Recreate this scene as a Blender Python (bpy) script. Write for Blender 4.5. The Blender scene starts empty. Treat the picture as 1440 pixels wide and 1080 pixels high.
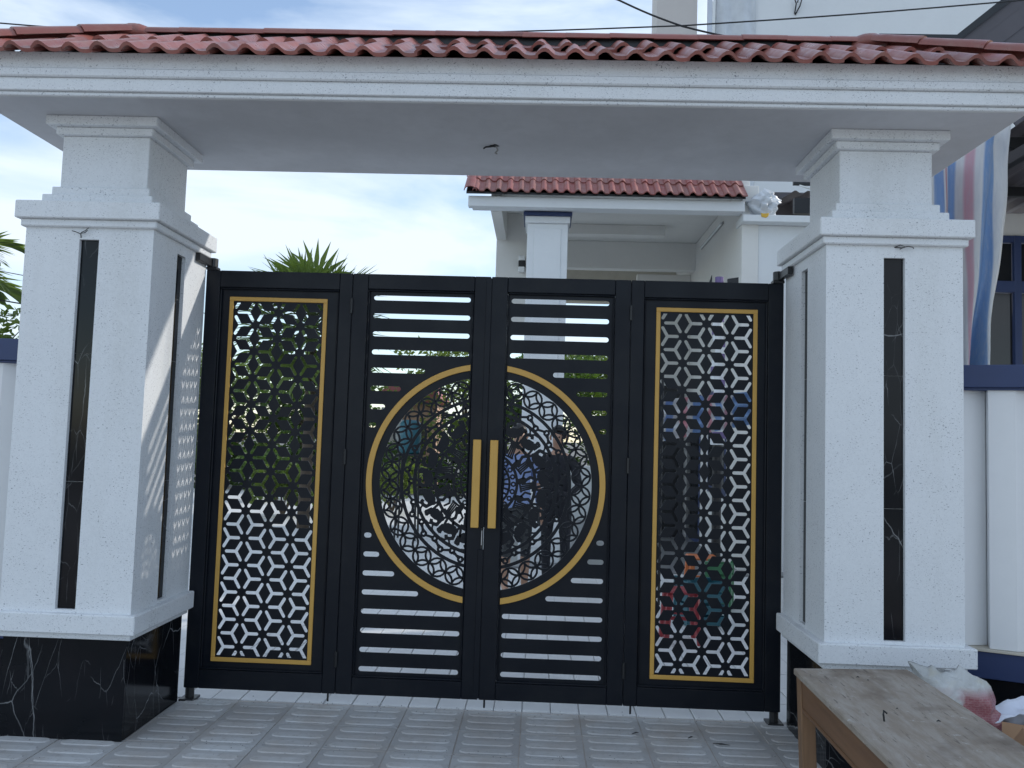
import bpy, bmesh, math, random
import numpy as np
from mathutils import Vector, Matrix, noise
rnd = random.Random(7)
R = math.radians
sc = bpy.context.scene
C = sc.collection

# ------------------------------------------------------------------ camera
cam = bpy.data.cameras.new('camera'); camo = bpy.data.objects.new('camera', cam); C.objects.link(camo)
cam.sensor_width = 36.0; cam.sensor_fit = 'HORIZONTAL'; cam.lens = 36.0 * 1154.675 / 1440.0
cam.clip_start = 0.05; cam.clip_end = 4000
yaw, pitch, roll = R(1.9751), R(3.8293), R(1.7676)
fwd = Vector((-math.sin(yaw) * math.cos(pitch), math.cos(yaw) * math.cos(pitch), math.sin(pitch)))
rt = Vector((math.cos(yaw), math.sin(yaw), 0)); up = rt.cross(fwd)
r2 = rt * math.cos(roll) + up * math.sin(roll); u2 = -rt * math.sin(roll) + up * math.cos(roll)
M = Matrix((r2, u2, -fwd)).transposed().to_4x4(); M.translation = Vector((0.3055, -4.8943, 1.5961))
camo.matrix_world = M
sc.camera = camo

# ------------------------------------------------------------------ light
SUN = Vector((2.5, 1.0, 1.5)).normalized()           # towards the sun: behind the gate, to the right
w = bpy.data.worlds.new('World'); sc.world = w; w.use_nodes = True
nt = w.node_tree; nt.nodes.clear()
def N(t, typ, **kw):
    n = t.nodes.new(typ)
    for k, v in kw.items(): setattr(n, k, v)
    return n
out = N(nt, 'ShaderNodeOutputWorld'); bg = N(nt, 'ShaderNodeBackground')
sky = N(nt, 'ShaderNodeTexSky', sky_type='NISHITA', sun_disc=False)
sky.sun_elevation = math.asin(SUN.z); sky.sun_rotation = math.atan2(SUN.x, SUN.y)
sky.air_density = 1.0; sky.dust_density = 0.3; sky.ozone_density = 1.5
bg.inputs[1].default_value = 0.104
tc = N(nt, 'ShaderNodeTexCoord'); mp = N(nt, 'ShaderNodeMapping'); mp.inputs['Scale'].default_value = (1.0, 1.0, 3.2)
mp.inputs['Location'].default_value = (0.35, 0.2, 0.1)
nz = N(nt, 'ShaderNodeTexNoise'); nz.inputs['Scale'].default_value = 2.1; nz.inputs['Detail'].default_value = 7; nz.inputs['Roughness'].default_value = 0.52; nz.inputs['Distortion'].default_value = 0.35
rp = N(nt, 'ShaderNodeValToRGB'); rp.color_ramp.elements[0].position = 0.42; rp.color_ramp.elements[1].position = 0.60
rp.color_ramp.elements[0].color = (0.10, 0.10, 0.10, 1); rp.color_ramp.elements[1].color = (1, 1, 1, 1)
mx = N(nt, 'ShaderNodeMix', data_type='RGBA'); mx.inputs['B'].default_value = (4.0, 4.55, 5.2, 1)
L = nt.links.new
L(tc.outputs['Generated'], mp.inputs['Vector']); L(mp.outputs[0], nz.inputs['Vector']); L(nz.outputs['Fac'], rp.inputs[0])
L(rp.outputs['Color'], mx.inputs['Factor']); L(sky.outputs[0], mx.inputs['A']); L(mx.outputs['Result'], bg.inputs[0]); L(bg.outputs[0], out.inputs[0])
sl = bpy.data.lights.new('sun', 'SUN'); sl.energy = 1.15; sl.angle = R(1.1); sl.color = (1.0, 0.95, 0.87)
so = bpy.data.objects.new('sun', sl); C.objects.link(so); so.rotation_euler = (-SUN).to_track_quat('-Z', 'Y').to_euler()
vs = sc.view_settings; vs.view_transform = 'Standard'; vs.look = 'None'; vs.exposure = 1.15; vs.gamma = 1.0; vs.use_curve_mapping = False

# ------------------------------------------------------------------ materials
def srgb(r, g, b): return tuple(((c / 255) / 12.92 if c / 255 <= 0.04045 else ((c / 255 + 0.055) / 1.055) ** 2.4) for c in (r, g, b)) + (1,)
class Mat:
    def __init__(s, name, color, rough=0.6, metal=0.0, spec=None):
        s.m = bpy.data.materials.new(name); s.m.use_nodes = True; s.t = s.m.node_tree
        s.b = s.t.nodes['Principled BSDF']; s.col = tuple(color)[:3] + (1,)
        s.b.inputs['Base Color'].default_value = s.col; s.b.inputs['Roughness'].default_value = rough; s.b.inputs['Metallic'].default_value = metal
        if spec is not None: s.b.inputs['Specular IOR Level'].default_value = spec
        s.last = None; s.tc = None; s.h = None
    def n(s, typ, **kw): return N(s.t, typ, **kw)
    def L(s, a, b): s.t.links.new(a, b)
    def coord(s, scale=(1, 1, 1), kind='Object', rot=(0, 0, 0)):
        if s.tc is None: s.tc = s.n('ShaderNodeTexCoord')
        m = s.n('ShaderNodeMapping'); m.inputs['Scale'].default_value = scale; m.inputs['Rotation'].default_value = rot
        if kind == 'World':
            g = s.n('ShaderNodeNewGeometry'); s.L(g.outputs['Position'], m.inputs['Vector'])
        else: s.L(s.tc.outputs[kind], m.inputs['Vector'])
        return m.outputs[0]
    def noise(s, scale, detail=4, rough=0.55, cscale=(1, 1, 1), kind='World', dist=0):
        z = s.n('ShaderNodeTexNoise'); z.inputs['Scale'].default_value = scale; z.inputs['Detail'].default_value = detail
        z.inputs['Roughness'].default_value = rough; z.inputs['Distortion'].default_value = dist
        s.L(s.coord(cscale, kind), z.inputs['Vector']); return z.outputs['Fac']
    def ramp(s, fac, p0, p1, c0=0.0, c1=1.0):
        r = s.n('ShaderNodeMapRange'); r.clamp = True
        for i, v in enumerate((p0, p1, c0, c1)): r.inputs[i + 1].default_value = v
        s.L(fac, r.inputs[0]); return r.outputs[0]
    def mix(s, fac, color):                      # lay a colour over the base by a mask
        m = s.n('ShaderNodeMix', data_type='RGBA'); m.inputs['B'].default_value = tuple(color)[:3] + (1,)
        if s.last is None: m.inputs['A'].default_value = s.col
        else: s.L(s.last, m.inputs['A'])
        if isinstance(fac, (int, float)): m.inputs['Factor'].default_value = fac
        else: s.L(fac, m.inputs['Factor'])
        s.last = m.outputs['Result']; s.L(s.last, s.b.inputs['Base Color']); return s
    def rough(s, fac): s.L(fac, s.b.inputs['Roughness']); return s
    def bump(s, h, strength=0.3, dist=0.004):
        b = s.n('ShaderNodeBump'); b.inputs['Strength'].default_value = strength; b.inputs['Distance'].default_value = dist
        s.L(h, b.inputs['Height'])
        if s.h is not None: s.L(s.h, b.inputs['Normal'])
        s.h = b.outputs[0]; s.L(s.h, s.b.inputs['Normal']); return s
    def rand(s):
        return s.n('ShaderNodeObjectInfo').outputs['Random']
    def mul(s, a, b):
        m = s.n('ShaderNodeMath', operation='MULTIPLY'); s.L(a, m.inputs[0])
        if isinstance(b, (int, float)): m.inputs[1].default_value = b
        else: s.L(b, m.inputs[1])
        return m.outputs[0]

def stone_paint():
    k = Mat('stone_spray_paint', (0.73, 0.75, 0.77), 0.78)
    k.mix(k.ramp(k.noise(1.1, 6, 0.62), 0.38, 0.72, 0, 0.42), (0.60, 0.62, 0.64))
    k.mix(k.ramp(k.noise(0.8, 5, 0.6, (3.0, 3.0, 0.35)), 0.52, 0.72, 0, 0.45), (0.57, 0.58, 0.57))
    k.mix(k.ramp(k.noise(60, 3, 0.6), 0.40, 0.62, 0, 0.30), (0.80, 0.82, 0.84))
    cl = k.ramp(k.noise(9, 3, 0.6), 0.36, 0.60, 0.25, 1.0)
    k.mix(k.mul(k.ramp(k.noise(88, 2, 0.5, (1, 1, 1.6)), 0.635, 0.69, 0, 0.78), cl), (0.17, 0.18, 0.21))
    k.mix(k.mul(k.ramp(k.noise(190, 2, 0.5), 0.60, 0.70, 0, 0.6), cl), (0.28, 0.29, 0.32))
    k.bump(k.noise(120, 3), 0.25, 0.003); k.bump(k.noise(6, 4), 0.10, 0.01); return k.m
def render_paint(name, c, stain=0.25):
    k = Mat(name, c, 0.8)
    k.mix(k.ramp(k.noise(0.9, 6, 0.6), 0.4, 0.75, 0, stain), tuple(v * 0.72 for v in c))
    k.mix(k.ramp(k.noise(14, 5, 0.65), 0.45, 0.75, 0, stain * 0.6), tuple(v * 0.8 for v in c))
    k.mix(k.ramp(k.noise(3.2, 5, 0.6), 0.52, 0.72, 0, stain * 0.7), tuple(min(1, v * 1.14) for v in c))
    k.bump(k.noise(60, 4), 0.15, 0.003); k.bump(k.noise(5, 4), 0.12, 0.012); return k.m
def marble():
    k = Mat('black_marble', (0.0055, 0.0068, 0.0090), 0.13, 0, 0.24)
    k.mix(k.ramp(k.noise(2.2, 5), 0.48, 0.75, 0, 0.6), (0.014, 0.012, 0.015))
    for sc_, th, rot, cs, am, seed in ((1.3, 0.0055, (0.3, 0.75, 0.2), (1, 1, 0.75), 0.5, 0), (2.6, 0.0065, (0.9, -0.5, 1.2), (1.5, 1.5, 0.45), 0.5, 3), (5.5, 0.010, (0.2, 0.4, 2.2), (1.6, 1.6, 0.4), 0.35, 7)):
        v = k.n('ShaderNodeTexVoronoi', feature='DISTANCE_TO_EDGE'); v.inputs['Scale'].default_value = sc_ * 1.5
        c = k.coord(cs, 'World', rot)
        z = k.n('ShaderNodeTexNoise'); z.inputs['Scale'].default_value = 3.0; z.inputs['Detail'].default_value = 6; k.L(c, z.inputs['Vector'])
        a = k.n('ShaderNodeVectorMath', operation='MULTIPLY_ADD'); a.inputs[1].default_value = (0.13, 0.13, 0.13); k.L(z.outputs['Color'], a.inputs[0]); k.L(c, a.inputs[2])
        k.L(a.outputs[0], v.inputs['Vector'])
        line = k.ramp(v.outputs['Distance'], 0.0, th, 1, 0)
        msk = k.ramp(k.noise(1.6 + seed * 0.4, 3, 0.5, (1, 1, 1)), 0.50, 0.62, 0, am)
        k.mix(k.mul(line, msk), (0.46, 0.47, 0.48))
    return k.m
def powder():
    k = Mat('black_powder_coat', (0.0034, 0.0056, 0.0108), 0.40, 0, 0.27)
    k.rough(k.ramp(k.noise(3, 5), 0.3, 0.7, 0.30, 0.52)); k.mix(k.ramp(k.noise(5, 6, 0.7), 0.48, 0.75, 0, 0.55), (0.014, 0.016, 0.019))
    k.bump(k.noise(400, 2), 0.06, 0.001); return k.m
def gold():
    k = Mat('gold_paint', (0.60, 0.345, 0.075), 0.45)
    k.mix(k.ramp(k.noise(6, 4), 0.4, 0.7, 0, 0.4), (0.50, 0.275, 0.055)); return k.m
def terracotta(name='glazed_roof_tile', c=(0.32, 0.105, 0.085), d=(0.20, 0.07, 0.06), rough=0.30):
    k = Mat(name, c, rough)
    r = k.rand(); k.mix(k.mul(r, 0.9), d)
    k.mix(k.ramp(k.noise(9, 5, 0.65), 0.46, 0.74, 0, 0.65), (0.27, 0.15, 0.125))
    k.mix(k.ramp(k.noise(40, 3, 0.6), 0.60, 0.75, 0, 0.45), (0.12, 0.05, 0.045))
    k.rough(k.ramp(k.noise(12, 4), 0.3, 0.7, rough - 0.06, rough + 0.22)); return k.m
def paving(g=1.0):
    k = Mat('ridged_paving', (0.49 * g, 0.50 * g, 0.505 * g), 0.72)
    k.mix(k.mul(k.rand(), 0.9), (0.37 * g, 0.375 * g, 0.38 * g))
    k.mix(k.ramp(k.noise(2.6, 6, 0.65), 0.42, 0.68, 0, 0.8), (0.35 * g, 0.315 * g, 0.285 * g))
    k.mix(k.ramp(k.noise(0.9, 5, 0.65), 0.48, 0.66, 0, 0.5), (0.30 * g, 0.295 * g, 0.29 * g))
    k.mix(k.ramp(k.noise(30, 4, 0.7), 0.54, 0.70, 0, 0.65), (0.30, 0.29, 0.28))
    k.mix(k.ramp(k.noise(11, 3, 0.6), 0.66, 0.74, 0, 0.6), (0.55, 0.54, 0.53))
    k.bump(k.noise(150, 3), 0.25, 0.002); return k.m
def wood(name, c0, c1, rough=0.6, axis=(1, 1, 1)):
    k = Mat(name, c0, rough)
    k.mix(k.ramp(k.noise(7, 6, 0.65, axis, 'Object', 0.6), 0.38, 0.66, 0, 0.85), c1)
    k.mix(k.ramp(k.noise(26, 5, 0.7, axis, 'Object', 0.3), 0.5, 0.7, 0, 0.7), tuple(v * 0.55 for v in c0))
    k.bump(k.noise(30, 4, 0.6, axis, 'Object'), 0.3, 0.003); return k.m
def worn_top():
    k = Mat('worn_table_top', (0.27, 0.225, 0.18), 0.75)
    k.mix(k.ramp(k.noise(9, 6, 0.7, (2.6, .45, 1), 'Object', 0.4), 0.42, 0.62, 0, 0.8), (0.37, 0.335, 0.295))
    k.mix(k.ramp(k.noise(3.4, 5, 0.6, (1, .8, 1), 'Object', 0.3), 0.52, 0.66, 0, 0.85), (0.145, 0.112, 0.085))
    k.mix(k.ramp(k.noise(45, 4, 0.7, (1.8, .22, 1), 'Object'), 0.60, 0.68, 0, 0.75), (0.09, 0.07, 0.055))
    k.mix(k.ramp(k.noise(22, 5, 0.7, (1, 1, 1), 'Object'), 0.62, 0.70, 0, 0.8), (0.46, 0.44, 0.41))
    k.bump(k.noise(40, 5, 0.7, (1.5, .6, 1), 'Object'), 0.35, 0.004); return k.m
def simple(name, c, rough=0.6, var=0.3, nscale=5, metal=0.0, bump=0.0):
    k = Mat(name, c, rough, metal)
    k.mix(k.ramp(k.noise(nscale, 5), 0.4, 0.72, 0, var), tuple(v * 0.68 for v in c[:3]))
    if bump: k.bump(k.noise(nscale * 12, 3), bump, 0.003)
    return k.m
def leafmat(name, c, d):
    k = Mat(name, c, 0.5)
    k.mix(k.ramp(k.noise(1.3, 4), 0.4, 0.65, 0, 0.9), d); k.mix(k.ramp(k.noise(14, 2), 0.5, 0.7, 0, 0.6), tuple(v * 1.5 for v in c))
    tr = k.n('ShaderNodeBsdfTranslucent'); tr.inputs[0].default_value = (c[0] * 1.9, c[1] * 1.9, c[2] * 0.8, 1)
    ms = k.n('ShaderNodeMixShader'); ms.inputs[0].default_value = 0.4
    o = k.t.nodes['Material Output']; k.L(k.b.outputs[0], ms.inputs[1]); k.L(tr.outputs[0], ms.inputs[2]); k.L(ms.outputs[0], o.inputs[0]); return k.m
def striped_tarp():
    k = Mat('striped_tarp', (0.74, 0.74, 0.74), 0.55)
    k.tc = k.n('ShaderNodeTexCoord'); s = k.n('ShaderNodeSeparateXYZ'); k.L(k.tc.outputs['UV'], s.inputs[0])
    def band(a, b, col, am=0.9):
        g = k.ramp(s.outputs[0], a - 0.006, a + 0.006, 0, 1); h = k.ramp(s.outputs[0], b - 0.006, b + 0.006, 1, 0)
        k.mix(k.mul(k.mul(g, h), am), col)
    for a, b, col in ((0.02, 0.10, (0.17, 0.30, 0.60)), (0.17, 0.24, (0.62, 0.22, 0.27)), (0.30, 0.40, (0.16, 0.31, 0.60)), (0.435, 0.475, (0.64, 0.24, 0.30)), (0.51, 0.575, (0.20, 0.36, 0.64)), (0.615, 0.655, (0.66, 0.38, 0.45)), (0.70, 0.875, (0.17, 0.33, 0.60))): band(a, b, col)
    k.mix(k.ramp(k.noise(60, 3, 0.6, (1, 1, 0.15)), 0.45, 0.7, 0, 0.3), (0.55, 0.58, 0.62))
    tr = k.n('ShaderNodeBsdfTranslucent'); k.L(k.last, tr.inputs[0]); ms = k.n('ShaderNodeMixShader'); ms.inputs[0].default_value = 0.3
    o = k.t.nodes['Material Output']; k.L(k.b.outputs[0], ms.inputs[1]); k.L(tr.outputs[0], ms.inputs[2]); k.L(ms.outputs[0], o.inputs[0]); return k.m
def yardmat():
    k = Mat('yard_pavers', (0.70, 0.70, 0.69), 0.7)
    b = k.n('ShaderNodeTexBrick'); b.inputs['Scale'].default_value = 1.0; b.inputs['Brick Width'].default_value = 0.34; b.inputs['Row Height'].default_value = 0.17
    b.inputs['Mortar Size'].default_value = 0.006; b.inputs['Color1'].default_value = (0, 0, 0, 1); b.inputs['Color2'].default_value = (0.25, 0.25, 0.25, 1); b.inputs['Mortar'].default_value = (1, 1, 1, 1)
    k.L(k.coord((1, 1, 1), 'World', (0, 0, R(90))), b.inputs['Vector']); k.mix(k.mul(b.outputs['Color'], 0.6), (0.50, 0.50, 0.49))
    k.mix(k.ramp(k.noise(1.2, 6, 0.6), 0.45, 0.7, 0, 0.6), (0.55, 0.545, 0.53)); return k.m
def sackmat():
    k = Mat('printed_plastic_sack', (0.40, 0.41, 0.40), 0.3)
    tcz = k.n('ShaderNodeTexCoord'); s = k.n('ShaderNodeSeparateXYZ'); k.L(tcz.outputs['Object'], s.inputs[0])
    k.mix(k.ramp(k.noise(6, 5, 0.6, (1, 1, 1), 'Object', 0.6), 0.45, 0.66, 0, 0.8), (0.60, 0.62, 0.62)); k.mix(k.ramp(k.noise(9, 5, 0.6, (1, 1, 1), 'Object', 0.4), 0.58, 0.72, 0, 0.6), (0.46, 0.43, 0.33))
    zz = k.mul(k.ramp(s.outputs[2], 0.40, 0.43, 0, 1), k.ramp(s.outputs[2], 0.555, 0.60, 1, 0))
    k.mix(k.mul(zz, k.ramp(k.noise(5, 3, 0.5, (1, 1, 1), 'Object'), 0.40, 0.47, 0, 0.9)), (0.27, 0.055, 0.075))
    b = k.n('ShaderNodeTexBrick'); b.inputs['Scale'].default_value = 26; b.inputs['Mortar Size'].default_value = 0.05
    for q, c in (('Color1', 0), ('Color2', 0), ('Mortar', 1)): b.inputs[q].default_value = (c, c, c, 1)
    k.L(k.coord((1, 1, 1), 'Object', (R(90), R(20), 0)), b.inputs['Vector']); k.mix(k.mul(k.mul(b.outputs['Color'], zz), 0.22), (0.45, 0.35, 0.35))
    k.mix(k.mul(k.ramp(s.outputs[2], 0.33, 0.35, 0, 1), k.mul(k.ramp(s.outputs[2], 0.39, 0.41, 1, 0), k.ramp(k.noise(9, 3, 0.5, (1, 1, 1), 'Object'), 0.48, 0.56, 0, 0.8))), (0.05, 0.18, 0.24))
    k.bump(k.noise(16, 4, 0.6, (1, 1, 1), 'Object', 0.8), 0.5, 0.02); return k.m

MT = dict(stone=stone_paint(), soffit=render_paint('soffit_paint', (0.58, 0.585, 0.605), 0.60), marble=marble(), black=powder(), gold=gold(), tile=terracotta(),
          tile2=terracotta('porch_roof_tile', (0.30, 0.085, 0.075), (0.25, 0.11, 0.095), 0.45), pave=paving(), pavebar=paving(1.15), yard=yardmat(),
          white=render_paint('white_wall_paint', (0.74, 0.76, 0.77), 0.18), grey=render_paint('grey_wall_paint', (0.74, 0.73, 0.70), 0.2), fence=render_paint('fence_white_paint', (0.78, 0.79, 0.80), 0.15),
          beige=render_paint('beige_wall_paint', (0.60, 0.56, 0.53), 0.2), navy=simple('navy_paint', (0.022, 0.042, 0.125), 0.45, 0.3), cream=simple('cream_mortar', (0.55, 0.51, 0.43), 0.8, 0.3),
          dark=simple('dark_steel', (0.015, 0.016, 0.018), 0.4), steel=simple('silver_steel', (0.55, 0.56, 0.58), 0.3, 0.2, 8, 0.9), wire=simple('black_cable', (0.012, 0.012, 0.013), 0.5),
          ground=simple('packed_earth', (0.19, 0.18, 0.165), 0.9, 0.5, 0.6), porchfloor=simple('grey_floor_tile', (0.22, 0.225, 0.23), 0.3, 0.3, 2), joint=simple('sandy_joint', (0.42, 0.38, 0.345), 0.9, 0.5, 9), road=simple('concrete_road', (0.50, 0.49, 0.47), 0.85, 0.4, 1.5), kerb=simple('concrete', (0.32, 0.32, 0.31), 0.8, 0.4, 3),
          sheet=simple('dark_metal_sheet', (0.10, 0.09, 0.10), 0.5, 0.5, 2), glass=simple('dark_window_glass', (0.02, 0.022, 0.025), 0.08, 0.2), curtain=simple('red_brown_curtain', (0.09, 0.030, 0.028), 0.7, 0.4),
          woodf=wood('table_wood', (0.20, 0.105, 0.05), (0.13, 0.062, 0.03), 0.55, (1, 0.08, 1)), woodl=wood('leg_wood', (0.22, 0.125, 0.065), (0.14, 0.075, 0.04), 0.55, (1, 1, 0.08)), top=worn_top(),
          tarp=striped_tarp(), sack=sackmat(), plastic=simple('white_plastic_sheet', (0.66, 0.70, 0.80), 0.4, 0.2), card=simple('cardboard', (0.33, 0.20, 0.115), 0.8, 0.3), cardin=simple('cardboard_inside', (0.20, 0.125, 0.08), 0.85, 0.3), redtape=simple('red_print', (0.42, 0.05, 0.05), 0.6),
          leaf=leafmat('tree_leaf', (0.065, 0.115, 0.028), (0.035, 0.068, 0.02)), leaf2=leafmat('light_leaf', (0.115, 0.16, 0.04), (0.055, 0.095, 0.026)), palm=leafmat('palm_leaf', (0.12, 0.17, 0.06), (0.065, 0.11, 0.036)), bark=simple('bark', (0.10, 0.075, 0.055), 0.9, 0.5, 8, 0, 0.5),
          skin=simple('skin', (0.42, 0.24, 0.16), 0.5, 0.15), hair=simple('black_hair', (0.010, 0.009, 0.009), 0.45), blueshirt=simple('light_blue_cloth', (0.26, 0.34, 0.58), 0.8, 0.3), darkcloth=simple('charcoal_cloth', (0.020, 0.021, 0.028), 0.85, 0.3), greytrouser=simple('dark_grey_cloth', (0.045, 0.048, 0.05), 0.85, 0.3), brown=simple('brown_cloth', (0.28, 0.13, 0.07), 0.85),
          peach=simple('peach_wall_paint', (0.60, 0.38, 0.27), 0.8), pinkroof=simple('faded_red_roof', (0.38, 0.12, 0.12), 0.7), teal=simple('teal_plastic', (0.02, 0.115, 0.15), 0.4), red=simple('red_plastic', (0.33, 0.035, 0.045), 0.35), orange=simple('orange_plastic', (0.62, 0.17, 0.05), 0.4), green=simple('green_plastic', (0.06, 0.19, 0.09), 0.4), yellow=simple('yellow_plastic', (0.70, 0.42, 0.05), 0.45),
          lampw=simple('frosted_lamp_glass', (0.75, 0.76, 0.76), 0.25, 0.1), film=simple('plastic_film', (0.62, 0.65, 0.68), 0.3, 0.4, 6), purple=simple('purple_cloth', (0.19, 0.14, 0.30), 0.7), fig=simple('dust', (0.2, 0.2, 0.2), 0.9))

# ------------------------------------------------------------------ mesh helpers
class MB:
    def __init__(s): s.v = []; s.f = []
    def add(s, vs_, fs_):
        o = len(s.v); s.v += [tuple(p) for p in vs_]; s.f += [tuple(i + o for i in f) for f in fs_]; return s
    def box(s, x0, x1, y0, y1, z0, z1, rot=None, piv=None):
        vs_ = [(x, y, z) for z in (z0, z1) for y in (y0, y1) for x in (x0, x1)]
        if rot is not None:
            piv = Vector(piv or ((x0 + x1) / 2, (y0 + y1) / 2, (z0 + z1) / 2)); vs_ = [tuple(rot @ (Vector(p) - piv) + piv) for p in vs_]
        return s.add(vs_, [(0, 2, 3, 1), (4, 5, 7, 6), (0, 1, 5, 4), (1, 3, 7, 5), (3, 2, 6, 7), (2, 0, 4, 6)])
    def prism(s, poly, d0, d1, axis='y'):            # polygon in (x,z) for y, (x,y) for z, (y,z) for x
        def P(a, b, d): return {'y': (a, d, b), 'z': (a, b, d), 'x': (d, a, b)}[axis]
        n = len(poly); vs_ = [P(a, b, d0) for a, b in poly] + [P(a, b, d1) for a, b in poly]
        return s.add(vs_, [tuple(range(n))[::-1], tuple(range(n, 2 * n))] + [(i, (i + 1) % n, n + (i + 1) % n, n + i) for i in range(n)])
    def tube(s, pts, r, seg=8, cap=True):
        pts = [Vector(p) for p in pts]; rr = r if isinstance(r, (list, tuple)) else [r] * len(pts); base = len(s.v); rings = []
        a = None
        for i, p in enumerate(pts):
            t = (pts[min(i + 1, len(pts) - 1)] - pts[max(i - 1, 0)]).normalized()
            if a is None: a = t.orthogonal().normalized()
            a = (a - t * a.dot(t)).normalized(); b = t.cross(a)
            rings.append([p + (a * math.cos(2 * math.pi * k / seg) + b * math.sin(2 * math.pi * k / seg)) * rr[i] for k in range(seg)])
        vs_ = [q for ring in rings for q in ring]; fs_ = []
        for i in range(len(pts) - 1):
            for k in range(seg): fs_.append((i * seg + k, i * seg + (k + 1) % seg, (i + 1) * seg + (k + 1) % seg, (i + 1) * seg + k))
        if cap: fs_ += [tuple(range(seg))[::-1], tuple((len(pts) - 1) * seg + k for k in range(seg))]
        return s.add(vs_, fs_)
    def build(s, name, mat, parent=None, loc=(0, 0, 0), smooth=False, bevel=0.0, seg=1):
        me = bpy.data.meshes.new(name); me.from_pydata(s.v, [], s.f); me.validate(); me.update()
        return obj(name, me, mat, parent, loc, smooth, bevel, seg)
def fixn(me):
    bm = bmesh.new(); bm.from_mesh(me); bmesh.ops.recalc_face_normals(bm, faces=bm.faces); bm.to_mesh(me); bm.free()
def obj(name, me, mat, parent=None, loc=(0, 0, 0), smooth=False, bevel=0.0, seg=1):
    fixn(me)
    if mat is not None: me.materials.append(MT[mat] if isinstance(mat, str) else mat)
    if smooth: me.polygons.foreach_set('use_smooth', [True] * len(me.polygons))
    o = bpy.data.objects.new(name, me); C.objects.link(o); o.location = loc
    if parent is not None: o.parent = parent
    if bevel:
        m = o.modifiers.new('bevel', 'BEVEL'); m.width = bevel; m.segments = seg; m.limit_method = 'ANGLE'; m.angle_limit = R(40)
    return o
def box(name, x0, x1, y0, y1, z0, z1, mat, parent=None, bevel=0.003):
    return MB().box(x0, x1, y0, y1, z0, z1).build(name, mat, parent, bevel=bevel)
def inst(src, loc, parent=None, rot=None, name=None):
    o = src.copy(); C.objects.link(o); o.location = loc; o.parent = parent
    if rot is not None: o.rotation_euler = rot
    return o
def thing(name, label, cat, group=None, loc=(0, 0, 0)):
    o = bpy.data.objects.new(name, None); C.objects.link(o); o.empty_display_size = 0.1; o.location = loc; return tag(o, label, cat, group)
def tag(o, label=None, cat=None, group=None, kind=None):
    if label: o['label'] = label
    if cat: o['category'] = cat
    if group: o['group'] = group
    if kind: o['kind'] = kind
    return o
def clip(poly, nx, nz, d):                           # keep nx*x+nz*z<=d
    res = []
    for i in range(len(poly)):
        a, b = poly[i], poly[(i + 1) % len(poly)]; da = nx * a[0] + nz * a[1] - d; db = nx * b[0] + nz * b[1] - d
        if da <= 0: res.append(a)
        if (da < 0 < db) or (db < 0 < da):
            t = da / (da - db); res.append((a[0] + (b[0] - a[0]) * t, a[1] + (b[1] - a[1]) * t))
    return res
def plate(name, outer, holes, y0, y1, mat, parent, origin):     # cut sheet: a flat outline with holes, given thickness, in the x-z plane
    cu = bpy.data.curves.new(name, 'CURVE'); cu.dimensions = '2D'; cu.fill_mode = 'BOTH'; cu.extrude = (y1 - y0) / 2
    for poly in [outer] + holes:
        sp = cu.splines.new('POLY'); sp.points.add(len(poly) - 1); sp.use_cyclic_u = True
        for p, q in zip(sp.points, poly): p.co = (q[0], q[1], 0, 1)
    tmp = bpy.data.objects.new(name, cu); C.objects.link(tmp); dg = bpy.context.evaluated_depsgraph_get()
    me = bpy.data.meshes.new_from_object(tmp.evaluated_get(dg)); bpy.data.objects.remove(tmp); bpy.data.curves.remove(cu)
    me.transform(Matrix(((1, 0, 0, 0), (0, 0, -1, (y0 + y1) / 2), (0, 1, 0, 0), (0, 0, 0, 1))))
    me.transform(Matrix.Translation(-Vector(origin))); me.materials.clear()
    return obj(name, me, mat, parent)

# ================================================================== SETTING
def sheet(name, x0, x1, y0, y1, z, mat, kind='structure'):
    return tag(MB().add([(x0, y0, z), (x1, y0, z), (x1, y1, z), (x0, y1, z)], [(0, 1, 2, 3)]).build(name, mat), kind=kind)
sheet('ground', -900, 900, -900, 900, -0.10, 'ground')
pavement = tag(MB().box(-9, 9, -7, 0.045, -0.11, -0.0040).build('pavement', 'joint'), kind='structure')
tag(MB().box(-60, 60, -16, -7.01, -0.09, -0.06).build('road', 'road'), kind='structure')
yard = tag(MB().box(-14, 14, 0.05, 17.5, -0.09, -0.016).build('yard', 'yard'), kind='structure')
# ridged paving tiles
def paving_tile_mesh():
    m = MB(); a = 0.1645; m.box(-a, a, -a, a, -0.03, 0.0)
    for k in (-1, 0, 1):
        yc = k * 0.11; hw, hl, b = 0.036, 0.142, 0.009; pts = []; pin = []
        for (cx, a0) in ((hl - hw, -90), (-(hl - hw), 90)):
            for i in range(5):
                t = R(a0 + i * 45); pts.append((cx + hw * math.cos(t), yc + hw * math.sin(t))); pin.append((cx + (hw - b) * math.cos(t), yc + (hw - b) * math.sin(t)))
        n = len(pts); m.add([(x, y, -0.001) for x, y in pts] + [(x, y, 0.0042) for x, y in pin], [tuple(range(n, 2 * n))] + [(i, (i + 1) % n, n + (i + 1) % n, n + i) for i in range(n)])
    return m
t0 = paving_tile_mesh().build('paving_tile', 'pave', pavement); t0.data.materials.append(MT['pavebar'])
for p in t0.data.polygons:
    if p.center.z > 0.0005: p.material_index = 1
first = True
for j in range(6):
    for i in range(-9, 11):
        x = -0.2515 + 0.335 * i; y = -0.1385 - 0.337 * j
        if abs(x) > 3.3: continue
        o = t0 if first else inst(t0, (0, 0, 0), pavement); first = False
        o.location = (x, y, rnd.uniform(-0.003, 0.001)); o.rotation_euler = (rnd.uniform(-.004, .004), rnd.uniform(-.004, .004), rnd.uniform(-.006, .006))
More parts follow.
